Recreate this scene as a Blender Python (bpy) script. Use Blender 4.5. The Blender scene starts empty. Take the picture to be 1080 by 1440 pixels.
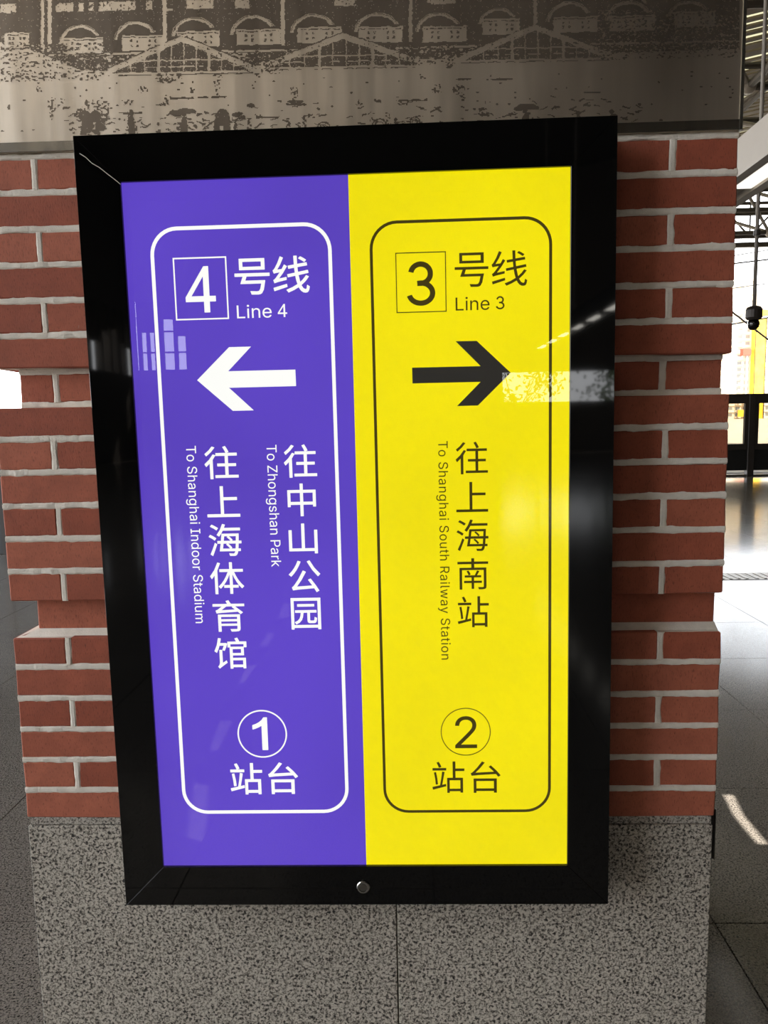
import bpy, bmesh, math, random
import numpy as np
from mathutils import Vector, Matrix

# ------------------------------------------------------------------ camera, sky, sun, exposure
S = bpy.context.scene
COL = S.collection
CAM = np.array([0.77038, -1.39674, 1.44968])
RIGHT = np.array([0.9993289741331407, 0.031186118310975466, -0.01921008804504414])
UP = np.array([0.015334194284347508, 0.12008236385789411, 0.9926454998517599])
FWD = np.array([-0.033263552781601535, 0.99227398026704, -0.11952357148843673])
FPX = 1060.0
cam = bpy.data.cameras.new('camera')
cam.sensor_fit = 'VERTICAL'
cam.sensor_height = 36.0
cam.lens = 36.0 * FPX / 1440.0
cam.clip_end = 2000
camo = bpy.data.objects.new('camera', cam)
COL.objects.link(camo)
camo.matrix_world = Matrix(((RIGHT[0], UP[0], -FWD[0], CAM[0]), (RIGHT[1], UP[1], -FWD[1], CAM[1]),
                            (RIGHT[2], UP[2], -FWD[2], CAM[2]), (0, 0, 0, 1)))
S.camera = camo

SKY = 6.5
w = bpy.data.worlds.new('sky'); S.world = w; w.use_nodes = True
nt = w.node_tree; bg = nt.nodes['Background']
tc = nt.nodes.new('ShaderNodeTexCoord'); sx = nt.nodes.new('ShaderNodeSeparateXYZ')
rp = nt.nodes.new('ShaderNodeValToRGB')
rp.color_ramp.elements[0].position = 0.0; rp.color_ramp.elements[0].color = (0.94, 0.95, 0.97, 1)
rp.color_ramp.elements[1].position = 0.8; rp.color_ramp.elements[1].color = (0.78, 0.88, 1.0, 1)
nt.links.new(tc.outputs['Generated'], sx.inputs[0]); nt.links.new(sx.outputs['Z'], rp.inputs[0])
nt.links.new(rp.outputs[0], bg.inputs[0]); bg.inputs[1].default_value = SKY

SUN_TO = Vector((0.2, -0.5, 0.84)).normalized()
sun = bpy.data.lights.new('sun', 'SUN'); sun.energy = 22.0; sun.angle = math.radians(0.09); sun.color = (1, 0.95, 0.86)
suno = bpy.data.objects.new('sun', sun); COL.objects.link(suno)
suno.rotation_euler = SUN_TO.to_track_quat('Z', 'Y').to_euler(); suno.location = (0, 0, 30)

S.view_settings.view_transform = 'Standard'
S.view_settings.look = 'None'
S.view_settings.gamma = 1.0
S.view_settings.exposure = 0.0
S.view_settings.use_curve_mapping = False
S.cycles.max_bounces = 8
S.cycles.diffuse_bounces = 5
S.cycles.glossy_bounces = 4
S.cycles.transparent_max_bounces = 12
S.cycles.sample_clamp_indirect = 6.0
S.cycles.use_denoising = True

def spot(u, v, y):
    """the point of the upright plane at depth y that the camera sees at frame position u, v"""
    d = FWD * FPX + RIGHT * (u - 540.0) - UP * (v - 720.0)
    return CAM + d * ((y - CAM[1]) / d[1])

# ------------------------------------------------------------------ helpers
def lin(c):
    return tuple((x / 255 / 12.92) if x / 255 <= 0.04045 else ((x / 255 + 0.055) / 1.055) ** 2.4 for x in c) + (1.0,)

def mat(name, rgb, rough=0.5, metal=0.0, spec=0.5, noise=None, bump=None, emit=None, emit_strength=1.0, coat=0.0):
    """noise=(scale, amount, detail) colour variation, bump=(scale, strength, distance)"""
    m = bpy.data.materials.new(name); m.use_nodes = True
    n = m.node_tree.nodes; l = m.node_tree.links; p = n['Principled BSDF']
    p.inputs['Base Color'].default_value = lin(rgb)
    p.inputs['Roughness'].default_value = rough
    p.inputs['Metallic'].default_value = metal
    p.inputs['Specular IOR Level'].default_value = spec
    p.inputs['Coat Weight'].default_value = coat
    t = n.new('ShaderNodeTexCoord')
    if noise:
        nz = n.new('ShaderNodeTexNoise'); nz.inputs['Scale'].default_value = noise[0]; nz.inputs['Detail'].default_value = noise[2]
        l.new(t.outputs['Object'], nz.inputs['Vector'])
        mx = n.new('ShaderNodeMix'); mx.data_type = 'RGBA'
        a = [max(0, x - noise[1]) for x in rgb]; b = [min(255, x + noise[1]) for x in rgb]
        mx.inputs[6].default_value = lin(a); mx.inputs[7].default_value = lin(b)
        l.new(nz.outputs['Fac'], mx.inputs[0]); l.new(mx.outputs[2], p.inputs['Base Color'])
    if bump:
        nb = n.new('ShaderNodeTexNoise'); nb.inputs['Scale'].default_value = bump[0]; nb.inputs['Detail'].default_value = 5
        l.new(t.outputs['Object'], nb.inputs['Vector'])
        bp = n.new('ShaderNodeBump'); bp.inputs['Strength'].default_value = bump[1]; bp.inputs['Distance'].default_value = bump[2]
        l.new(nb.outputs['Fac'], bp.inputs['Height']); l.new(bp.outputs[0], p.inputs['Normal'])
    if emit:
        p.inputs['Emission Color'].default_value = lin(emit); p.inputs['Emission Strength'].default_value = emit_strength
    return m

def tag(o, label=None, cat=None, group=None, kind=None):
    if label: o['label'] = label
    if cat: o['category'] = cat
    if group: o['group'] = group
    if kind: o['kind'] = kind
    return o

def empty(name, loc=(0, 0, 0), rot=(0, 0, 0)):
    o = bpy.data.objects.new(name, None); COL.objects.link(o); o.location = loc; o.rotation_euler = rot
    o.empty_display_size = 0.1
    return o

def link_mesh(name, me, m=None, parent=None, loc=(0, 0, 0)):
    if m is not None and not me.materials: me.materials.append(m)
    o = bpy.data.objects.new(name, me); COL.objects.link(o); o.location = loc
    if parent: o.parent = parent
    return o

class MB:
    """collects faces into one mesh"""
    def __init__(self): self.v = []; self.f = []
    def add(self, vs, fs):
        k = len(self.v); self.v += [tuple(x) for x in vs]; self.f += [tuple(i + k for i in f) for f in fs]; return self
    def box(self, x0, x1, y0, y1, z0, z1):
        return self.add([(x0, y0, z0), (x1, y0, z0), (x1, y1, z0), (x0, y1, z0), (x0, y0, z1), (x1, y0, z1), (x1, y1, z1), (x0, y1, z1)],
                        [(0, 3, 2, 1), (4, 5, 6, 7), (0, 1, 5, 4), (1, 2, 6, 5), (2, 3, 7, 6), (3, 0, 4, 7)])
    def tube(self, a, b, r, n=8, r2=None):
        a = Vector(a); b = Vector(b); d = (b - a).normalized()
        p = d.orthogonal().normalized(); q = d.cross(p); r2 = r if r2 is None else r2
        vs = []
        for c, rr in ((a, r), (b, r2)):
            for i in range(n):
                t = 2 * math.pi * i / n; vs.append(c + p * math.cos(t) * rr + q * math.sin(t) * rr)
        fs = [(i, (i + 1) % n, n + (i + 1) % n, n + i) for i in range(n)] + [tuple(range(n))[::-1], tuple(range(n, 2 * n))]
        return self.add(vs, fs)
    def lathe(self, c, prof, axis='z', n=24):
        vs = []; fs = []
        for (r, h) in prof:
            for i in range(n):
                t = 2 * math.pi * i / n; x, y = r * math.cos(t), r * math.sin(t)
                vs.append((c[0] + x, c[1] + y, c[2] + h) if axis == 'z' else (c[0] + x, c[1] + h, c[2] + y))
        for k in range(len(prof) - 1):
            for i in range(n):
                j = (i + 1) % n; fs.append((k * n + i, k * n + j, (k + 1) * n + j, (k + 1) * n + i))
        fs += [tuple(range(n))[::-1], tuple(range((len(prof) - 1) * n, len(prof) * n))]
        return self.add(vs, fs)
    def prism(self, poly, y0, y1):
        """poly in x, z; extruded from y0 to y1"""
        n = len(poly)
        return self.add([(x, y0, z) for x, z in poly] + [(x, y1, z) for x, z in poly],
                        [tuple(range(n)), tuple(range(n, 2 * n))[::-1]] + [(i, n + i, n + (i + 1) % n, (i + 1) % n) for i in range(n)])
    def mesh(self, name, smooth=False, bevel=0, fix=True):
        me = bpy.data.meshes.new(name); me.from_pydata(self.v, [], self.f); me.update()
        if fix or bevel:
            bm = bmesh.new(); bm.from_mesh(me)
            if bevel:
                bmesh.ops.bevel(bm, geom=bm.edges[:], offset=bevel, segments=1, affect='EDGES', profile=0.7)
            bmesh.ops.recalc_face_normals(bm, faces=bm.faces[:])
            bm.to_mesh(me); bm.free()
        if smooth:
            me.shade_smooth()
        return me
    def build(self, name, m, parent=None, loc=(0, 0, 0), smooth=False, bevel=0, fix=True):
        return link_mesh(name, self.mesh(name, smooth, bevel, fix), m, parent, loc)

rng = random.Random(11)
nrng = np.random.RandomState(5)

# ------------------------------------------------------------------ materials
def stone(name, dark, mid, light, scale, rough, bumpy=0.0, patch=0.0):
    m = bpy.data.materials.new(name); m.use_nodes = True
    n = m.node_tree.nodes; l = m.node_tree.links; p = n['Principled BSDF']
    g = n.new('ShaderNodeNewGeometry')
    a = n.new('ShaderNodeTexNoise'); a.inputs['Scale'].default_value = scale; a.inputs['Detail'].default_value = 3.5; a.inputs['Roughness'].default_value = 0.62
    a.inputs['Distortion'].default_value = 0.6
    l.new(g.outputs['Position'], a.inputs['Vector'])
    r = n.new('ShaderNodeValToRGB'); e = r.color_ramp.elements
    e[0].position = 0.39; e[0].color = lin(dark); e[1].position = 0.56; e[1].color = lin(light)
    x = e.new(0.44); x.color = lin(mid); x = e.new(0.49); x.color = lin([(i + j) / 2 for i, j in zip(mid, light)])
    l.new(a.outputs['Fac'], r.inputs[0])
    last = r.outputs[0]
    if patch:
        b = n.new('ShaderNodeTexNoise'); b.inputs['Scale'].default_value = 2.0; b.inputs['Detail'].default_value = 3
        l.new(g.outputs['Position'], b.inputs['Vector'])
        mr = n.new('ShaderNodeMapRange'); mr.inputs[1].default_value = 0.3; mr.inputs[2].default_value = 0.7
        mr.inputs[3].default_value = 1 - patch; mr.inputs[4].default_value = 1 + patch
        l.new(b.outputs['Fac'], mr.inputs[0])
        v = n.new('ShaderNodeVectorMath'); v.operation = 'SCALE'
        l.new(last, v.inputs[0]); l.new(mr.outputs[0], v.inputs['Scale']); last = v.outputs[0]
    l.new(last, p.inputs['Base Color'])
    p.inputs['Roughness'].default_value = rough
    if bumpy:
        bp = n.new('ShaderNodeBump'); bp.inputs['Strength'].default_value = bumpy; bp.inputs['Distance'].default_value = 0.0006
        l.new(a.outputs['Fac'], bp.inputs['Height']); l.new(bp.outputs[0], p.inputs['Normal'])
    return m

M = {}
M['granite'] = stone('speckled_grey_granite', (30, 27, 24), (118, 109, 98), (204, 195, 181), 185, 0.42, 0.25, 0.06)
M['granite_cap'] = stone('granite_cap', (52, 48, 44), (128, 120, 110), (190, 182, 170), 230, 0.6, 0.3)
M['floor'] = stone('polished_floor_granite', (40, 37, 35), (82, 77, 72), (122, 115, 107), 190, 0.13, 0.0, 0.08)
M['joint'] = mat('floor_joint', (52, 49, 46), 0.8)

# brick: a base red that varies from brick to brick, vertical wire-cut grain, dark pits
m = bpy.data.materials.new('red_brick'); m.use_nodes = True; M['brick'] = m
n = m.node_tree.nodes; l = m.node_tree.links; p = n['Principled BSDF']
g = n.new('ShaderNodeNewGeometry'); oi = n.new('ShaderNodeObjectInfo')
ramp = n.new('ShaderNodeValToRGB'); e = ramp.color_ramp.elements
e[0].color = lin((156, 78, 54)); e[1].color = lin((182, 102, 76)); x = e.new(0.5); x.color = lin((168, 88, 63))
l.new(oi.outputs['Random'], ramp.inputs[0])
n1 = n.new('ShaderNodeTexNoise'); n1.inputs['Scale'].default_value = 22; n1.inputs['Detail'].default_value = 6; n1.inputs['Roughness'].default_value = 0.65
l.new(g.outputs['Position'], n1.inputs['Vector'])
mr = n.new('ShaderNodeMapRange'); mr.inputs[1].default_value = 0.25; mr.inputs[2].default_value = 0.75; mr.inputs[3].default_value = 0.78; mr.inputs[4].default_value = 1.18
l.new(n1.outputs['Fac'], mr.inputs[0])
v1 = n.new('ShaderNodeVectorMath'); v1.operation = 'SCALE'; l.new(ramp.outputs[0], v1.inputs[0]); l.new(mr.outputs[0], v1.inputs['Scale'])
mp = n.new('ShaderNodeMapping'); mp.inputs['Scale'].default_value = (1.0, 1.0, 0.22); l.new(g.outputs['Position'], mp.inputs[0])
n2 = n.new('ShaderNodeTexNoise'); n2.inputs['Scale'].default_value = 620; n2.inputs['Detail'].default_value = 3
l.new(mp.outputs[0], n2.inputs['Vector'])
r2 = n.new('ShaderNodeMapRange'); r2.inputs[1].default_value = 0.30; r2.inputs[2].default_value = 0.43; r2.inputs[3].default_value = 0.55; r2.inputs[4].default_value = 1.0
l.new(n2.outputs['Fac'], r2.inputs[0])
v2 = n.new('ShaderNodeVectorMath'); v2.operation = 'SCALE'; l.new(v1.outputs[0], v2.inputs[0]); l.new(r2.outputs[0], v2.inputs['Scale'])
n3 = n.new('ShaderNodeTexNoise'); n3.inputs['Scale'].default_value = 75; n3.inputs['Detail'].default_value = 4     # specks of mortar left on the faces
l.new(g.outputs['Position'], n3.inputs['Vector'])
r3 = n.new('ShaderNodeMapRange'); r3.inputs[1].default_value = 0.73; r3.inputs[2].default_value = 0.80; r3.inputs[3].default_value = 0; r3.inputs[4].default_value = 0.6
l.new(n3.outputs['Fac'], r3.inputs[0])
mx = n.new('ShaderNodeMix'); mx.data_type = 'RGBA'; mx.inputs[7].default_value = lin((178, 158, 144))
l.new(r3.outputs[0], mx.inputs[0]); l.new(v2.outputs[0], mx.inputs[6]); l.new(mx.outputs[2], p.inputs['Base Color'])
bp = n.new('ShaderNodeBump'); bp.inputs['Strength'].default_value = 0.5; bp.inputs['Distance'].default_value = 0.001
l.new(n2.outputs['Fac'], bp.inputs['Height']); l.new(bp.outputs[0], p.inputs['Normal'])
p.inputs['Roughness'].default_value = 0.75
M['mortar'] = mat('pale_mortar', (232, 222, 208), 0.9, noise=(55, 20, 5), bump=(420, 0.8, 0.0015))

# steel
def steel(name, rgb, rough, an=0.5, streak=0.1):
    m = bpy.data.materials.new(name); m.use_nodes = True
    n = m.node_tree.nodes; l = m.node_tree.links; p = n['Principled BSDF']
    p.inputs['Metallic'].default_value = 1; p.inputs['Roughness'].default_value = rough
    g = n.new('ShaderNodeNewGeometry'); mp = n.new('ShaderNodeMapping'); mp.inputs['Scale'].default_value = (1, 1, 0.01)
    l.new(g.outputs['Position'], mp.inputs[0])
    a = n.new('ShaderNodeTexNoise'); a.inputs['Scale'].default_value = 14; a.inputs['Detail'].default_value = 8; a.inputs['Roughness'].default_value = 0.7
    l.new(mp.outputs[0], a.inputs['Vector'])
    mr = n.new('ShaderNodeMapRange'); mr.inputs[1].default_value = 0.3; mr.inputs[2].default_value = 0.7; mr.inputs[3].default_value = 1 - streak; mr.inputs[4].default_value = 1 + streak
    l.new(a.outputs['Fac'], mr.inputs[0])
    v = n.new('ShaderNodeVectorMath'); v.operation = 'SCALE'; v.inputs[0].default_value = lin(rgb)[:3]
    l.new(mr.outputs[0], v.inputs['Scale']); l.new(v.outputs[0], p.inputs['Base Color'])
    b = n.new('ShaderNodeTexNoise'); b.inputs['Scale'].default_value = 3.0; b.inputs['Detail'].default_value = 4
    l.new(g.outputs['Position'], b.inputs['Vector'])
    m2 = n.new('ShaderNodeMapRange'); m2.inputs[1].default_value = 0.3; m2.inputs[2].default_value = 0.7; m2.inputs[3].default_value = rough * 0.85; m2.inputs[4].default_value = rough * 1.2
    l.new(b.outputs['Fac'], m2.inputs[0]); l.new(m2.outputs[0], p.inputs['Roughness'])
    p.inputs['Anisotropic'].default_value = an
    mw = n.new('ShaderNodeMapping'); mw.inputs['Scale'].default_value = (1, 1, 0.12); l.new(g.outputs['Position'], mw.inputs[0])
    wv = n.new('ShaderNodeTexNoise'); wv.inputs['Scale'].default_value = 7.0; wv.inputs['Detail'].default_value = 3; l.new(mw.outputs[0], wv.inputs['Vector'])
    bw = n.new('ShaderNodeBump'); bw.inputs['Strength'].default_value = 1.0; bw.inputs['Distance'].default_value = 0.006
    l.new(wv.outputs['Fac'], bw.inputs['Height']); l.new(bw.outputs[0], p.inputs['Normal'])
    return m
M['steel'] = steel('brushed_stainless', (202, 188, 170), 0.33)
M['etch'] = steel('acid_etched_stainless', (118, 106, 93), 0.56, 0.0)
M['band'] = steel('polished_band', (170, 164, 154), 0.22, 0.0, 0.3)
M['steel_edge'] = mat('steel_edge', (150, 146, 138), 0.3, 1.0)
M['black'] = mat('gloss_black_frame', (8, 8, 8), 0.03, 0, 0.5)
M['black_satin'] = mat('satin_black', (14, 14, 14), 0.4)
M['chrome'] = mat('chrome', (200, 198, 192), 0.18, 1.0)
M['dark_metal'] = mat('dark_brown_metal', (44, 38, 34), 0.45, 0.3, noise=(3, 5, 3))
M['dark_tube'] = mat('dark_roof_steel', (62, 56, 50), 0.5, 0.2, noise=(2, 6, 3))
M['grey_tube'] = mat('grey_painted_steel', (128, 120, 112), 0.5, noise=(2, 6, 3))
M['white_paint'] = mat('off_white_paint', (160, 152, 142), 0.5, noise=(3, 6, 3))
M['plank'] = mat('roof_board_paint', (104, 92, 78), 0.7, noise=(2, 12, 4))
M['ceiling'] = mat('roof_sheet', (92, 86, 78), 0.8, noise=(1, 8, 3))
M['wall'] = mat('hall_wall_paint', (96, 88, 80), 0.8, noise=(1, 8, 3))
M['lamp'] = mat('lit_tube', (255, 255, 250), 0.5, emit=(255, 250, 238), emit_strength=1.1)
M['lamp_bright'] = mat('bright_lit_tube', (255, 255, 250), 0.5, emit=(255, 250, 238), emit_strength=9.0)
M['leaf'] = mat('leaf_green', (70, 92, 48), 0.6)
M['reflection_streak'] = mat('pale_reflection_streak', (214, 208, 196), 0.5)  # colour of the painted reflection on the sign's corner
M['wire'] = mat('wire_black', (40, 38, 36), 0.6)
M['asphalt'] = mat('track_ballast', (150, 140, 125), 0.9, noise=(0.3, 20, 4))
M['bwall'] = mat('apartment_render', (214, 200, 176), 0.9, noise=(0.05, 12, 3))
M['bwall2'] = mat('apartment_render_grey', (204, 198, 190), 0.9, noise=(0.05, 10, 3))
M['bwin'] = mat('apartment_window_glass', (128, 130, 128), 0.3)
M['yellow_net'] = mat('yellow_netting', (240, 176, 40), 0.9, noise=(0.4, 30, 4))
M['red'] = mat('red_paint', (205, 60, 40), 0.7)
M['orange'] = mat('orange_tactile', (196, 120, 40), 0.6)
M['tactile'] = mat('tactile_steel', (150, 146, 140), 0.35, 0.8)

# glass: clear sheet that mirrors by Fresnel
def glass(name, tint=(255, 255, 255), ior=1.65, rough=0.0):
    m = bpy.data.materials.new(name); m.use_nodes = True
    n = m.node_tree.nodes; l = m.node_tree.links; n.remove(n['Principled BSDF'])
    t = n.new('ShaderNodeBsdfTransparent'); t.inputs[0].default_value = lin(tint)
    gl = n.new('ShaderNodeBsdfGlossy'); gl.inputs['Roughness'].default_value = rough
    fr = n.new('ShaderNodeFresnel'); fr.inputs[0].default_value = ior
    ge = n.new('ShaderNodeNewGeometry'); bk = n.new('ShaderNodeMath'); bk.operation = 'SUBTRACT'; bk.inputs[0].default_value = 1; l.new(ge.outputs['Backfacing'], bk.inputs[1])
    mu = n.new('ShaderNodeMath'); mu.operation = 'MULTIPLY'; l.new(fr.outputs[0], mu.inputs[0]); l.new(bk.outputs[0], mu.inputs[1])
    mx = n.new('ShaderNodeMixShader'); l.new(mu.outputs[0], mx.inputs[0]); l.new(t.outputs[0], mx.inputs[1]); l.new(gl.outputs[0], mx.inputs[2])
    l.new(mx.outputs[0], n['Material Output'].inputs[0])
    return m
M['glass'] = glass('clear_glass')
M['smoked'] = glass('smoked_glass', (205, 200, 190))

def backlit(name, rgb, vary=0.05, gain=1.0):
    """printed film lit from behind by tubes that are not perfectly even"""
    m = bpy.data.materials.new(name); m.use_nodes = True
    n = m.node_tree.nodes; l = m.node_tree.links; p = n['Principled BSDF']
    p.inputs['Base Color'].default_value = (0.01, 0.01, 0.01, 1); p.inputs['Roughness'].default_value = 0.6; p.inputs['Specular IOR Level'].default_value = 0.1
    p.inputs['Emission Color'].default_value = lin(rgb)
    t = n.new('ShaderNodeTexCoord'); a = n.new('ShaderNodeTexNoise'); a.inputs['Scale'].default_value = 2.6; a.inputs['Detail'].default_value = 1.5
    l.new(t.outputs['Object'], a.inputs['Vector'])
    mr = n.new('ShaderNodeMapRange'); mr.inputs[1].default_value = 0.3; mr.inputs[2].default_value = 0.7
    mr.inputs[3].default_value = (1 - vary) * gain; mr.inputs[4].default_value = (1 + vary) * gain
    l.new(a.outputs['Fac'], mr.inputs[0]); l.new(mr.outputs[0], p.inputs['Emission Strength'])
    return m
M['purple'] = backlit('purple_backlit_film', (94, 68, 198), 0.09)
M['yellow'] = backlit('yellow_backlit_film', (250, 234, 4), 0.055)
M['white_print'] = backlit('white_backlit_print', (255, 255, 250), 0.02, 1.05)
M['dark_print'] = backlit('dark_print', (62, 52, 12), 0.05)
M['arrow_print'] = backlit('black_print', (42, 40, 36), 0.02)
def sheet(name, rgb):
    m = bpy.data.materials.new(name); m.use_nodes = True
    n = m.node_tree.nodes; l = m.node_tree.links; n.remove(n['Principled BSDF'])
    tr = n.new('ShaderNodeBsdfTranslucent'); tr.inputs[0].default_value = lin(rgb); l.new(tr.outputs[0], n['Material Output'].inputs[0]); return m
M['translucent'] = sheet('rooflight_sheet', (150, 147, 132))
M['translucent_fill'] = sheet('fill_rooflight_sheet', (150, 146, 140))  # sheet of the added front rooflight, toned to limit its light

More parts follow.
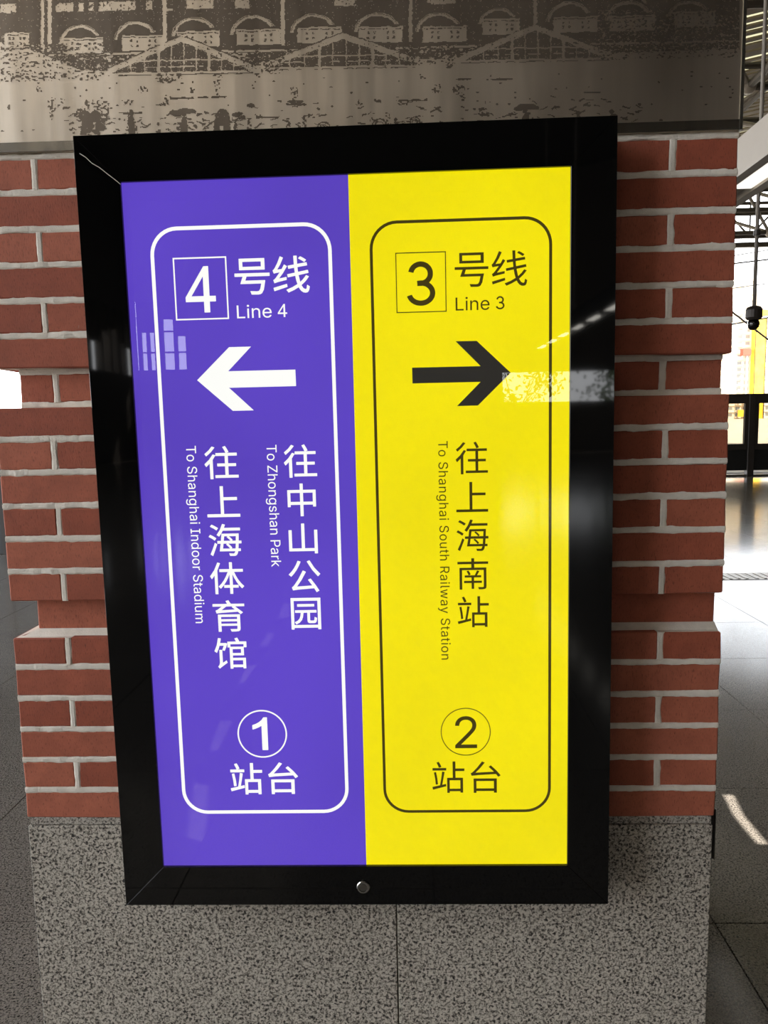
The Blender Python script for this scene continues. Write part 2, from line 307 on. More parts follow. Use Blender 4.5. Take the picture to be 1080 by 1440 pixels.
# outlines of the sign's characters: character, advance, loops
GLYPHS = '''
号 1050 979,461 980,393 976,390 370,389 335,285 332,273 336,272 852,272 857,269 853,237 813,37 764,-51 724,-73 672,-81 496,-78 491,-67 485,-39 467,-3 472,-2 644,-11 696,0 733,61 761,185 763,197 760,201 216,201 214,205 218,217 281,389 68,390 66,393 66,457 68,462/856,837 856,561 852,557 196,557 194,561 194,837 196,839 852,839/772,768 276,769 273,765 273,629 276,626 772,627
线 1050 949,701 960,641 959,634 719,598 700,593 710,485 715,456 959,502 975,504 979,501 989,449 990,437 987,435 724,385 762,201 767,188 859,274 931,366 935,366 995,336 997,333 909,221 793,117 797,105 844,29 851,24 907,-3 915,1 939,22 951,101 955,111 1009,73 1012,69 999,5 996,-7 979,-46 975,-52 947,-73 935,-76 899,-81 851,-72 799,-38 761,5 728,65 723,67 595,-4 451,-65 402,-3 403,1 559,61 700,141 670,245 647,371 447,334 434,401 443,406 631,440 639,445 625,581 623,583 475,560 467,561 456,629 611,652 619,654 621,657 613,881 615,884 687,884 691,881 695,669 699,667 711,668 935,702 947,703/407,149 416,97 417,85 415,83 87,-15 75,-18 73,-15 58,53 59,58 403,150/324,845 248,681 158,537 158,533 287,545 291,549 355,661 419,622 420,621 408,601 312,449 197,301 199,297 219,300 399,333 403,329 402,269 155,215 83,191 58,261 59,265 91,284 135,331 242,473 235,474 127,458 79,445 74,449 49,517 52,521 78,541 96,565 112,589 164,681 177,705 250,877 263,874/937,773 905,737 891,725 823,773 751,812 743,817 741,821 787,863 871,819
往 1050 352,618 267,486 267,-82 263,-84 187,-83 185,386 183,388 79,285 74,286 34,358 44,370 172,490 283,645 311,636/979,678 979,610 975,607 716,606 715,374 719,370 943,370 945,366 945,298 943,295 716,294 715,26 719,24 1003,24 1006,22 1005,-50 337,-50 336,22 339,24 631,24 633,26 632,294 407,295 404,298 404,366 407,370 631,370 633,374 632,606 371,607 367,610 367,678 371,682 975,682/335,850 227,719 91,601 87,601 50,658 47,662 49,666 165,762 263,880/653,878 703,794 738,718 731,712 663,687 627,770 577,858 583,863 643,885 647,886
上 1050 925,540 925,468 924,464 920,463 536,463 532,460 532,48 536,45 996,45 998,40 998,-32 996,-34 56,-34 54,-32 54,40 56,45 444,45 449,48 449,864 452,867 528,867 532,864 532,544 536,542 920,542
海 1050 938,588 929,376 934,374 1010,374 1012,372 1012,304 1010,301 925,300 913,140 978,139 982,136 982,72 978,70 902,69 888,4 870,-32 862,-41 833,-64 794,-74 666,-72 662,-71 660,-68 654,-40 640,-8 642,-4 758,-11 786,-6 800,4 812,24 824,60 825,68 822,70 362,70 358,72 395,288 396,300 302,301 299,304 299,372 302,374 402,374 407,376 434,589 934,590/281,276 147,-60 142,-65 78,-24 77,-20 151,140 220,316 222,318 230,313/850,300 474,301 470,296 469,288 448,140 683,140 632,200 561,268 562,272 602,298 606,297 672,240 730,172 688,140 834,139 838,148 839,160/627,520 622,522 502,522 499,520 481,376 486,374 694,374 700,376 654,430 587,492 590,496/862,520 858,522 638,522 632,520 692,468 747,408 746,402 709,376 714,374 854,375/260,460 260,456 227,412 218,401 214,399 142,453 45,508 84,560 90,562 182,514/982,764 985,760 985,696 982,691 470,691 457,672 415,596 358,519 354,516 350,518 288,560 390,708 461,876 466,882 534,865 540,860 504,768 506,764/325,764 327,760 282,703 202,758 106,810 101,816 141,864 146,867 246,816
体 1050 336,856 244,636 244,-80 242,-82 170,-82 168,-80 168,496 166,500 78,382 32,460 163,648 264,876 266,878/1002,668 1002,600 998,595 742,595 738,592 792,464 860,340 938,233 1020,152 1020,148 965,92 962,90 959,92 885,172 810,284 742,412 690,539 687,532 687,188 690,184 854,184 856,180 856,116 854,111 690,111 687,108 686,-77 614,-78 610,-76 610,108 606,111 442,111 438,112 437,116 438,183 606,184 610,188 610,536 605,532 556,412 491,292 410,173 330,86 273,144 360,232 436,336 507,464 561,592 558,595 314,596 314,669 606,670 610,672 610,876 614,879 682,879 687,876 687,672 690,670 998,670
育 1050 847,445 849,441 849,5 840,-39 838,-47 833,-51 799,-73 783,-76 719,-83 655,-84 595,-84 590,-79 567,-23 567,-18 739,-19 763,-13 770,9 770,93 767,98 291,98 288,93 288,-83 283,-85 211,-85 209,-83 209,441 211,445/769,237 291,238 288,233 288,157 291,155 767,155 770,157/770,377 767,379 291,379 288,377 288,301 291,297 767,297 770,301/987,776 987,708 711,707 708,705 938,513 938,509 879,464 875,464 803,534 795,538 295,507 175,491 169,501 148,569 151,573 215,604 341,705 335,707 67,707 65,709 65,773 67,777 499,777 501,781 454,865 459,870 531,890 590,789 599,777/669,705 663,707 459,706 302,581 307,579 327,580 723,599 725,601 723,603 633,677 631,681
馆 1050 987,760 987,592 982,590 914,590 909,592 909,688 906,691 510,691 507,688 507,604 510,601 901,600 902,340 898,336 570,336 568,332 568,252 570,249 952,248 952,-76 878,-76 877,-40 874,-36 570,-36 568,-40 568,-80 566,-82 494,-82 492,-80 492,588 490,590 434,590 432,592 432,760 434,762 690,762 693,764 692,768 649,860 654,865 722,886 775,780 766,774 734,765 732,764 734,763 982,762/258,504 260,92 262,91 378,172 400,108 398,104 218,-30 170,-74 133,-32 124,-20 124,-16 159,20 183,92 183,500 186,505/877,180 874,182 570,182 568,180 568,36 570,33 874,33 877,36/826,536 570,536 568,532 568,404 570,401 826,401 829,404 829,532/416,704 380,592 334,486 294,498 272,508 320,640 318,648 190,648 184,644 147,528 98,424 37,472 37,476 111,656 158,879 226,868 231,864 204,724 206,720 350,720 362,722 406,710
中 1050 947,691 947,203 943,201 871,201 867,203 867,259 863,261 567,261 564,259 563,-82 483,-83 481,-81 481,259 479,261 183,261 180,259 179,196 103,195 101,199 101,691 103,694 479,694 481,699 481,879 483,882 559,882 564,879 564,699 567,694 943,694/481,615 479,618 183,618 180,615 181,339 479,338 481,343/867,615 863,618 567,618 564,615 565,339 866,339
山 1050 938,662 938,-78 935,-80 859,-80 857,-78 857,-6 855,-2 115,-2 113,2 113,662 115,664 191,664 194,662 194,82 199,78 479,78 483,82 484,870 563,871 565,866 565,82 567,78 855,78 857,82 857,662 859,665 935,665
公 1050 857,137 967,-35 892,-77 825,33 820,40 816,41 312,6 172,-14 167,-11 140,65 141,69 182,97 221,141 341,305 488,561 572,527 573,521 433,289 282,89 284,86 320,88 744,112 768,115 769,117 644,285 644,289 712,319 716,319 722,313/422,829 417,813 365,705 293,585 209,477 128,395 124,395 116,401 56,449 66,461 142,533 217,625 289,741 340,851/1012,461 1010,457 948,395 944,395 772,591 623,829 692,857 700,858 842,637
园 1050 966,830 966,-82 964,-84 888,-84 886,-82 886,-38 884,-36 168,-36 164,-38 164,-82 160,-84 88,-84 86,-82 86,830 88,833 964,833/885,758 165,758 164,42 168,38 884,38 886,42/836,474 838,470 838,410 836,408 644,408 641,406 641,194 646,170 672,164 756,164 778,182 786,266 788,268 792,268 849,242 841,174 828,134 824,127 803,106 764,99 636,101 612,105 588,120 575,146 571,186 571,406 568,408 452,408 450,406 432,286 398,194 332,119 236,68 232,68 192,122 192,126 276,167 333,226 364,310 378,406 376,408 208,409 208,473/776,653 777,590 772,588 280,588 275,590 275,650 280,654
南 1050 988,774 988,706 985,703 573,703 569,702 568,698 569,592 932,590 933,10 926,-30 921,-47 885,-72 817,-82 709,-84 704,-78 682,-18 685,-14 829,-15 844,-10 850,-2 853,10 852,518 205,519 201,518 200,514 200,-78 197,-83 121,-82 121,590 477,591 481,594 481,698 477,703 65,703 63,706 63,774 65,777 477,777 481,782 481,878 485,882 565,882 568,878 569,778 985,777/721,482 651,358 653,355 776,354 777,294 773,291 561,290 560,190 561,186 565,185 793,185 796,182 796,122 793,119 561,118 560,-62 557,-64 485,-63 483,118 261,119 257,122 257,182 261,185 481,185 484,190 484,286 481,291 281,291 279,294 279,350 281,355 393,355 395,358 371,418 334,482 393,503 398,498 434,442 460,382 457,377 402,358 409,355 581,356 653,504 713,487
站 1050 1008,663 1007,590 747,589 742,587 743,381 963,379 964,-77 959,-79 887,-79 884,-77 884,-37 879,-33 571,-33 567,-37 567,-81 563,-83 495,-83 491,-81 492,379 659,380 661,383 661,879 663,883 739,883 742,879 743,666 1003,665/419,560 345,171 347,168 359,170 455,193 459,187 465,123 87,25 71,21 68,23 50,95 51,101 276,151 316,351 347,575 351,576 411,564/884,303 879,306 571,306 567,303 567,43 571,41 883,42/167,559 200,371 220,191 215,186 155,175 150,203 136,359 104,547 107,552 163,562/470,683 470,615 467,611 63,611 61,615 61,683 63,685 467,685/253,875 297,795 326,723 319,718 263,697 255,696 185,855 247,876
台 1050 860,359 862,355 862,-77 860,-81 780,-81 778,-77 778,-29 776,-26 272,-26 268,-29 268,-81 264,-83 192,-83 188,-81 188,355 192,359/777,283 272,284 268,279 269,51 776,50 778,55/970,459 970,455 964,450 904,409 845,491 840,497 836,498 304,468 136,448 130,451 106,523 112,528 140,542 156,554 200,596 266,667 301,707 436,886 452,880 514,851 380,684 245,543 252,542 776,567 778,571 776,574 631,719 632,724 692,763 852,606
1 1113 489,0 483,3 483,1179 476,1183 371,1111 254,1047 142,1003 139,1012 139,1179 142,1185 266,1239 390,1325 496,1433 549,1538 557,1547 668,1547 672,1544 672,3 668,0
2 1359 1082,1337 1127,1234 1143,1114 1135,1034 1116,962 1112,950 1072,870 1007,774 808,546 485,210 459,182 458,174 462,170 1166,170 1168,166 1168,2 1166,0 194,0 192,2 192,142 700,682 846,846 896,914 931,978 954,1046 961,1114 951,1190 940,1218 922,1257 878,1308 818,1348 810,1350 750,1371 670,1379 594,1371 558,1358 518,1343 458,1297 417,1242 414,1234 389,1162 383,1102 378,1086 202,1086 197,1090 213,1218 261,1330 334,1420 430,1489 542,1531 674,1547 806,1532 918,1490 1012,1422
3 1113 491,4 417,15 367,28 324,45 268,73 225,101 188,131 151,168 118,209 88,258 68,302 56,339 58,346 225,398 231,392 248,345 267,314 305,270 349,237 392,214 454,194 522,184 553,184 627,194 670,208 720,232 757,258 784,283 809,314 834,357 845,388 852,426 852,469 840,518 827,549 802,586 751,638 689,675 615,699 460,695 423,695 420,698 419,784 411,873 429,879 547,890 602,886 627,893 664,912 701,938 741,982 759,1013 772,1044 783,1094 783,1150 772,1199 759,1230 741,1261 721,1286 677,1324 646,1341 609,1356 547,1366 491,1362 423,1338 392,1318 356,1286 321,1236 309,1211 293,1160 132,1197 118,1205 142,1286 167,1335 216,1403 256,1443 287,1467 336,1498 411,1529 503,1548 553,1549 615,1541 670,1528 732,1502 782,1473 819,1444 871,1391 902,1348 926,1304 944,1261 956,1218 964,1168 964,1075 956,1026 944,982 926,939 902,896 876,859 829,809 832,803 887,762 932,716 987,636 1012,580 1026,531 1034,475 1034,426 1031,388 1019,333 1001,283 982,246 945,190 912,152 868,114 794,65 739,39 689,22 633,9 584,3
4 1113 656,0 650,3 650,362 644,368 19,368 15,374 15,517 678,1544 687,1547 829,1547 835,1544 835,548 842,541 1046,541 1052,535 1052,374 1046,368 842,368 835,362 835,3 829,0/204,541 644,541 650,548 650,1235 642,1235 487,993 221,579 202,548
I 901 807,1525 807,1356 551,1355 548,1350 548,174 551,171 807,170 808,2 803,0 95,0 93,2 93,166 95,171 351,171 354,174 354,1350 351,1355 95,1355 93,1358 93,1522 95,1526
L 1179 374,1522 374,174 378,171 1082,171 1084,166 1084,2 1082,0 182,0 180,2 180,1522 182,1526 370,1526
P 1334 1163,1298 1170,1286 1212,1174 1226,1042 1215,938 1212,914 1207,898 1168,794 1107,710 1086,689 994,620 866,573 706,557 378,557 374,554 374,2 370,0 182,0 180,2 180,1522 182,1526 706,1526 866,1510 994,1464 1002,1458 1098,1387/960,1262 946,1275 890,1316 798,1347 698,1356 378,1356 374,1354 374,730 378,727 702,727 806,737 890,768 954,816 1000,882 1024,954 1033,1042 1024,1134 998,1206
R 1347 1172,1298 1215,1178 1227,1066 1227,1046 1215,934 1211,918 1171,814 1100,722 1002,653 940,630 1282,2 1278,0 1062,0 1058,2 738,596 710,593 378,593 374,590 374,2 370,0 182,0 180,2 180,1522 182,1526 710,1526 870,1511 998,1466 1026,1447 1100,1394/995,1222 956,1274 894,1318 806,1347 702,1356 378,1356 374,1354 375,766 702,765 798,773 894,800 954,841 1002,904 1027,974 1031,1006 1036,1058 1027,1142 1003,1210
S 1340 1130,1347 1183,1247 1201,1135 1013,1134 979,1235 905,1313 801,1360 673,1376 589,1368 573,1364 505,1344 441,1308 384,1251 355,1195 345,1127 356,1059 360,1051 391,1003 445,958 505,925 561,905 641,879 785,841 941,788 1009,755 1077,713 1137,657 1183,595 1214,515 1225,419 1210,303 1159,191 1077,100 973,34 841,-10 825,-13 673,-27 521,-14 381,29 277,91 193,179 164,235 140,283 136,295 116,403 117,409 313,408 332,327 369,265 425,213 505,174 589,154 673,147 773,157 833,173 861,182 933,221 990,279 1023,339 1037,419 1026,483 1002,527 989,544 953,576 941,584 881,617 729,669 549,719 381,782 261,867 253,875 212,923 179,983 163,1043 156,1115 172,1235 225,1343 305,1428 413,1493 537,1533 681,1547 825,1533 949,1493 1053,1428
T 1346 1249,1526 1251,1522 1251,1358 1249,1355 771,1354 770,2 765,0 581,0 578,2 577,1354 97,1355 95,1358 95,1522 97,1526
Z 1315 1187,1526 1190,1522 1188,1382 512,394 408,250 346,170 347,166 359,166 447,170 555,171 1195,171 1198,166 1198,2 1195,0 127,0 125,2 125,138 129,146 822,1158 922,1298 969,1358 967,1360 867,1357 715,1355 123,1355 121,1358 121,1522 123,1526
a 1168 962,968 971,952 999,872 1010,756 1009,1 833,0 830,4 830,152 825,156 817,155 813,151 758,76 708,36 645,2 573,-18 477,-26 373,-14 285,14 206,64 144,132 116,192 104,220 91,320 100,408 104,420 131,484 167,528 181,542 237,581 301,610 365,629 541,661 697,679 761,691 797,706 817,726 822,740 827,772 819,840 799,892 778,920 764,936 721,966 665,984 589,992 545,989 509,986 445,966 393,937 357,906 321,863 302,824 297,822 125,874 124,876 128,884 172,968 237,1038 317,1093 397,1126 429,1133 489,1146 577,1153 717,1138 793,1114 857,1081 909,1038 923,1024/825,568 777,546 713,531 533,505 405,477 349,450 312,420 284,372 276,312 283,260 304,220 341,182 385,159 437,143 469,139 513,136 605,146 681,174 689,180 747,224 790,280 815,340 827,412 827,564
d 1273 1114,1525 1114,1 940,0 938,5 938,173 936,176 920,175 918,173 864,98 812,47 756,11 680,-16 584,-25 464,-8 448,-5 336,47 236,138 191,209 162,257 118,397 102,565 107,621 118,737 164,877 237,993 336,1083 452,1135 588,1153 688,1143 760,1117 820,1078 865,1033 917,961 924,958 932,961 932,1521 936,1526/853,873 788,937 712,975 612,989 512,975 436,935 371,869 326,785 298,685 289,569 298,453 326,349 366,273 374,261 436,196 512,156 528,152 612,140 696,152 712,155 788,195 854,261 898,345 925,445 935,569 926,689 901,781 897,793
e 1212 1022,945 1070,849 1102,729 1113,585 1112,509 296,508 290,505 299,417 330,321 384,242 452,185 536,151 624,139 668,140 704,143 756,157 812,183 854,217 890,261 915,313 920,315 1088,274 1094,269 1062,193 1004,118 936,59 844,11 748,-15 636,-25 496,-8 468,-1 352,48 248,135 171,249 163,265 119,397 102,557 119,729 166,869 243,989 344,1077 444,1122 472,1134 620,1153 708,1145 796,1123 880,1083 956,1024/853,877 788,941 708,978 616,990 520,978 436,938 370,877 327,809 298,725 291,665 296,663 920,663 924,665 921,705 894,805
g 1275 1116,1137 1117,-26 1101,-162 1053,-266 974,-350 952,-363 872,-408 760,-439 744,-442 624,-452 504,-443 404,-420 316,-380 248,-331 231,-314 190,-270 154,-210 156,-206 300,-124 304,-123 308,-127 364,-196 408,-234 468,-267 532,-284 624,-292 744,-275 850,-222 886,-186 909,-146 929,-82 934,-18 934,202 932,205 920,204 917,202 862,126 852,116 812,81 760,49 684,24 588,14 468,29 440,37 336,81 244,156 163,274 119,406 115,438 102,574 115,710 119,742 166,882 238,994 324,1071 340,1084 456,1135 592,1153 688,1144 756,1120 823,1078 868,1032 920,961 924,957 936,957 939,962 940,1137/857,870 792,936 780,943 712,976 616,989 536,979 512,974 436,936 372,870 327,790 298,690 289,582 298,466 327,366 371,290 440,225 512,192 524,189 616,177 708,188 792,226 858,290 901,366 922,438 929,470 937,582 929,682 926,702 901,790
h 1230 969,1038 1022,962 1058,858 1061,834 1071,722 1071,2 1068,0 892,0 888,2 888,706 870,826 817,914 740,967 628,987 552,979 480,951 422,906 378,846 352,774 341,682 341,2 336,0 160,0 158,2 158,1522 160,1526 336,1526 341,1522 341,946 344,940 372,998 457,1086 556,1135 572,1139 680,1153 796,1140 884,1107 956,1052
i 500 338,1138 341,1134 341,2 338,0 162,0 158,2 158,1134 162,1138/355,1518 371,1494 379,1450 371,1406 342,1364 301,1338 250,1328 202,1337 162,1364 134,1402 124,1450 134,1498 162,1536 198,1560 206,1563 250,1571 298,1562 338,1539
k 1142 1076,1138 1078,1134 603,650 1114,2 1108,0 884,0 881,2 464,530 460,531 343,422 341,418 341,2 336,0 160,0 158,2 158,1522 160,1526 336,1526 341,1522 341,638 344,635 364,637 852,1136 856,1138
l 567 341,1523 341,291 346,231 362,187 392,163 436,156 480,158 508,162 510,159 542,11 532,6 488,-3 416,-7 304,10 224,59 174,143 158,251 158,1523 160,1526 336,1526
m 1829 1622,986 1658,886 1671,766 1671,2 1668,0 1492,0 1487,2 1487,762 1470,866 1416,939 1340,978 1256,991 1184,983 1124,960 1070,918 1035,870 1014,814 1006,742 1006,2 1004,0 824,0 822,2 822,778 809,854 806,866 801,874 756,935 688,976 596,991 532,984 472,960 428,928 416,917 378,870 350,798 341,714 341,2 336,0 160,0 158,2 158,1134 160,1138 332,1138 336,1134 337,942 340,933 352,966 394,1034 453,1090 508,1123 524,1131 584,1151 656,1158 772,1139 860,1084 926,994 947,930 952,925 966,962 1006,1022 1069,1082 1140,1124 1200,1144 1232,1151 1312,1158 1380,1151 1408,1147 1480,1120 1492,1114 1563,1062
n 1229 969,1038 1022,962 1058,858 1061,834 1071,722 1071,2 1068,0 892,0 888,2 888,706 870,826 817,914 740,967 628,987 552,979 480,951 422,906 378,846 352,774 341,682 341,2 336,0 160,0 158,2 158,1134 160,1138 332,1138 335,1134 336,930 341,934 372,998 457,1086 556,1135 572,1139 680,1153 796,1140 884,1107 956,1052
o 1245 1002,989 1078,873 1124,737 1129,709 1143,565 1126,393 1077,253 1005,145 988,127 896,49 784,0 756,-8 620,-25 488,-8 472,-4 352,48 252,133 238,149 167,257 119,397 102,561 119,729 168,873 239,981 249,993 272,1014 352,1081 476,1135 620,1153 768,1135 780,1131 896,1080/873,865 812,930 728,974 620,989 516,974 436,931 370,861 326,777 299,677 289,565 295,485 299,449 326,349 372,265 437,197 516,155 532,152 624,139 716,152 728,155 808,196 877,269 922,353 949,453 958,565 949,673 922,773
r 777 729,1150 730,970 728,968 676,974 624,977 540,968 476,944 436,915 419,902 375,846 350,786 341,710 341,2 336,0 160,0 158,2 158,1134 160,1138 332,1138 335,1134 335,966 344,963 348,966 391,1042 460,1104 536,1138 548,1142 640,1154
s 1095 898,1017 941,949 971,873 968,869 805,832 775,893 729,946 657,985 561,998 469,986 393,950 343,897 328,841 327,829 336,777 344,765 374,729 429,696 517,668 681,630 821,582 919,513 974,429 994,321 979,225 937,141 869,71 781,20 677,-12 661,-15 549,-25 433,-16 333,11 253,54 185,115 144,177 132,201 107,281 109,283 281,319 317,237 373,180 449,147 545,136 645,148 733,187 785,242 804,309 795,361 790,369 761,407 709,441 633,466 453,509 317,555 216,625 159,713 140,821 155,917 196,997 261,1061 345,1111 445,1143 557,1153 673,1143 761,1117 837,1075
t 682 609,1138 611,1134 611,986 609,981 381,981 378,978 378,290 384,234 388,222 409,184 445,160 453,157 509,150 557,153 593,159 605,159 639,6 581,-7 509,-12 385,5 373,8 277,64 216,154 212,174 195,278 195,978 193,981 21,981 19,986 19,1134 21,1138 193,1138 195,1142 195,1410 197,1413 373,1413 378,1410 378,1142 381,1138
u 1230 1071,1135 1071,3 1068,0 896,0 894,3 894,207 892,212 858,139 772,53 668,1 556,-14 536,-14 436,-2 344,33 268,92 219,159 206,179 170,283 158,415 158,1135 160,1138 336,1138 341,1135 341,431 358,315 410,227 444,202 492,169 600,151 672,158 748,187 806,231 850,291 878,363 888,455 888,1135 892,1138 1068,1138
w 1701 1630,1138 1632,1134 1624,1102 1288,2 1286,0 1110,0 1104,2 957,514 913,678 856,910 850,923 780,642 596,2 594,0 418,0 412,2 72,1122 69,1134 70,1138 258,1138 262,1134 394,662 455,434 510,196 557,406 613,618 754,1130 758,1138 946,1138 950,1134 1095,602 1147,398 1190,202 1195,214 1241,414 1301,642 1439,1134 1442,1138
y 1168 1112,1135 624,-145 607,-185 575,-253 530,-320 481,-369 418,-407 354,-427 278,-435 202,-430 146,-417 143,-413 145,-405 182,-265 186,-257 266,-270 310,-267 350,-253 386,-226 424,-173 452,-109 488,-5 53,1135 58,1138 250,1138 254,1135 496,467 560,263 582,184 586,187 608,267 672,467 915,1135 918,1138 1110,1138
'''

# ------------------------------------------------------------------ the hall: floor, roof, walls
XL, XR, YF, YB = -11.0, 27.0, -32.0, 17.3
YR = 46.5                                             # the roof runs on across the tracks to here
T = 0.8; TX0, TY0 = 1.63, 0.64                    # floor tile size and where its joints run
floor = tag(MB().box(XL, XR, YF, YB, -0.2, -0.006).build('floor', M['joint']), kind='structure')
tile_me = MB().box(0.0015, T - 0.0015, 0.0015, T - 0.0015, -0.03, 0.0).mesh('tile', bevel=0.001)
tile_me.materials.append(M['floor'])
near = [(i, j) for i in range(-7, 4) for j in range(-6, 10)] + [(i, j) for i in range(4, 9) for j in range(4, 16)]
near = set(near[:300])
for i, j in near:
    o = bpy.data.objects.new('tile', tile_me); COL.objects.link(o); o.parent = floor
    o.location = (TX0 + i * T, TY0 + j * T, 0)
far = MB()
for i in range(-28, 33):
    for j in range(-42, 22):
        if (i, j) in near: continue
        x0, y0 = TX0 + i * T, TY0 + j * T
        a, b, c, d = max(x0 + .0015, XL), min(x0 + T - .0015, XR), max(y0 + .0015, YF), min(y0 + T - .0015, YB)
        if b > a and d > c: far.box(a, b, c, d, -0.03, 0.0)
tag(far.build('distant_tiles', M['floor'], floor, fix=False), kind='stuff')

ZC = 11.0
def roof_z(x): return ZC + 0.20 * max(0.0, x - 4)
# opaque roof sheet with rooflights, and thin added slots through which sun falls on the floor
patches = [[(-0.177, -2.304), (-0.117, -2.292), (-0.099, -1.958), (-0.143, -1.974)],
           [(-0.123, -1.66), (-0.059, -1.632), (0.023, -1.3), (0.034, -1.214), (-0.035, -1.251), (-0.076, -1.443)],
           [(-0.26, -4.733), (-0.202, -4.668), (-0.142, -4.264), (-0.221, -4.241)],
           [(-0.233, -3.856), (-0.179, -3.845), (-0.173, -3.521), (-0.227, -3.551)],
           [(-0.228, -3.166), (-0.17, -3.147), (-0.17, -2.843), (-0.202, -2.844)],
           [(1.961, 1.387), (1.997, 1.386), (1.97, 1.238), (1.969, 1.049), (1.936, 1.049), (1.935, 1.233)]]
def strip_roof(x0, x1, y0, y1):
    return MB().add([(x0, y0, roof_z(x0)), (x1, y0, roof_z(x1)), (x1, y1, roof_z(x1)), (x0, y1, roof_z(x0)),
                     (x0, y0, roof_z(x0) + .03), (x1, y0, roof_z(x1) + .03), (x1, y1, roof_z(x1) + .03), (x0, y1, roof_z(x0) + .03)],
                    [(0, 3, 2, 1), (4, 5, 6, 7), (0, 1, 5, 4), (1, 2, 6, 5), (2, 3, 7, 6), (3, 0, 4, 7)])
SKY_FILL = (-10.5, -2.5, -24.0, -8.0)                     # unseen rooflight added over the front left to brighten bricks and steel
SKY_R = (4.0, 26.0, 5.0, 45.0)                        # rooflight band over the far right
RX0, RX1, RY0, RY1 = XL - .5, XR + .5, YF - 1, YR
slots = []; sun_gaps = []                                 # gaps added and shaped so the sun casts the floor patches
for poly in patches:
    up = []
    for x, y in poly:
        t0 = ZC / SUN_TO.z
        for _ in range(8): t0 = roof_z(x + SUN_TO.x * t0) / SUN_TO.z
        up.append((x + SUN_TO.x * t0, y + SUN_TO.y * t0))
    slots.append((min(p[0] for p in up) - .1, max(p[0] for p in up) + .1, min(p[1] for p in up) - .1, max(p[1] for p in up) + .1)); sun_gaps.append(up)
holes = slots + [SKY_FILL, SKY_R]
xs = sorted({RX0, RX1, 4.0} | {h[0] for h in holes} | {h[1] for h in holes}); ys = sorted({RY0, RY1} | {h[2] for h in holes} | {h[3] for h in holes})
roof = MB()
for a, b in zip(xs, xs[1:]):
    for c, d in zip(ys, ys[1:]):
        mx_, my_ = (a + b) / 2, (c + d) / 2
        if not any(s[0] < mx_ < s[1] and s[2] < my_ < s[3] for s in holes): q = strip_roof(a, b, c, d); roof.add(q.v, q.f)
for (x0, x1, y0, y1), up in zip(slots, sun_gaps):
    cu = bpy.data.curves.new('gap', 'CURVE'); cu.dimensions = '2D'; cu.fill_mode = 'BOTH'
    for lp in ([(x0, y0), (x1, y0), (x1, y1), (x0, y1)], up):
        sp = cu.splines.new('POLY'); sp.points.add(len(lp) - 1); sp.use_cyclic_u = True
        for p_, (x, y) in zip(sp.points, lp): p_.co = (x, y, 0, 1)
    tmp = bpy.data.objects.new('tmp', cu); me = tmp.to_mesh()
    roof.add([(v.co.x, v.co.y, roof_z(v.co.x)) for v in me.vertices], [tuple(p_.vertices) for p_ in me.polygons])
    tmp.to_mesh_clear(); bpy.data.objects.remove(tmp); bpy.data.curves.remove(cu)
ceiling = tag(roof.build('ceiling', M['ceiling'], fix=False), kind='structure')
sky_fill = MB()
q = strip_roof(SKY_FILL[0], SKY_FILL[1], SKY_FILL[2], SKY_FILL[3]); sky_fill.add(q.v, q.f)
sky_fill.build('rooflight', M['translucent_fill'], ceiling)  # added fill rooflight, outside the camera's view
q = strip_roof(SKY_R[0], SKY_R[1], SKY_R[2], SKY_R[3]); MB().add(q.v, q.f).build('rooflight', M['translucent'], ceiling)
# boards slung under the far rooflight, with daylight between them
pm = MB().add([(0, 0, 0), (22.0, 0, 4.4), (22.0, .24, 4.4), (0, .24, 0), (0, 0, .06), (22.0, 0, 4.46), (22.0, .24, 4.46), (0, .24, .06)],
              [(0, 3, 2, 1), (4, 5, 6, 7), (0, 1, 5, 4), (1, 2, 6, 5), (2, 3, 7, 6), (3, 0, 4, 7)]).mesh('plank'); pm.materials.append(M['plank'])
y = 5.2
while y < 44.6:
    o = bpy.data.objects.new('plank', pm); COL.objects.link(o); o.parent = ceiling
    o.location = (4.0, y, roof_z(4.0) - 0.2); s_ = rng.choice((0.7, 0.9, 1.15, 1.6)); o.scale = (1, s_, 1); y += .24 * s_ + rng.uniform(.14, .30)

def wall(name, boxes, mm=None):
    b = MB()
    for q in boxes: b.box(*q)
    return tag(b.build(name, mm or M['wall']), kind='structure')
wlr = random.Random(8); bars = []; y = YF
while y < -21:
    wd = wlr.uniform(.08, .35); bars.append((XL - .3, XL, y, min(y + wd, -20.5), 3.6, 6.2)); y += wd; gp = wlr.uniform(.4, 1.1)
    bars.append((XL - .2, XL - .1, y, min(y + gp, -20.5), wlr.uniform(4.6, 5.8), 6.2)); y += gp
wall('wall_left', [(XL - .3, XL, YF, YR, 0, .3), (XL - .3, XL, YF, YR, 10.7, 10.98), (XL - .3, XL, 10.0, 17.3, .3, 10.7), (XL - .3, XL, YF, -20, .3, 3.6), (XL - .3, XL, YF, -20, 6.2, 10.7), (XL - .3, XL, -20, -12, .3, 10.7)] + bars +  # openings and solid stretches shaped to bring daylight sideways onto the bricks
     [(XL - .3, XL, y, y + .4, .3, 10.7) for y in (-6.4, 1.6)])
wall('wall_right', [(XR, XR + .3, YF, YR, 0, 15.6)])
wall('wall_front', [(XL, -8.7, YF - .3, YF, 0, 3.87), (XL, -8.7, YF - .3, YF, 6.8, 11.0), (-8.7, 4.9, YF - .3, YF, 0, 11.0),
     (4.9, 12.8, YF - .3, YF, 0, 2.15), (4.9, 12.8, YF - .3, YF, 3.45, 11.0), (12.8, XR, YF - .3, YF, 0, 11.0)])
gb_ = MB().prism([(4.0, 10.9), (XR, 10.9), (XR, roof_z(XR) - .01), (4.0, 10.99)], YF - .3, YF)
tag(gb_.build('wall_front_gable', M['wall']), kind='structure')
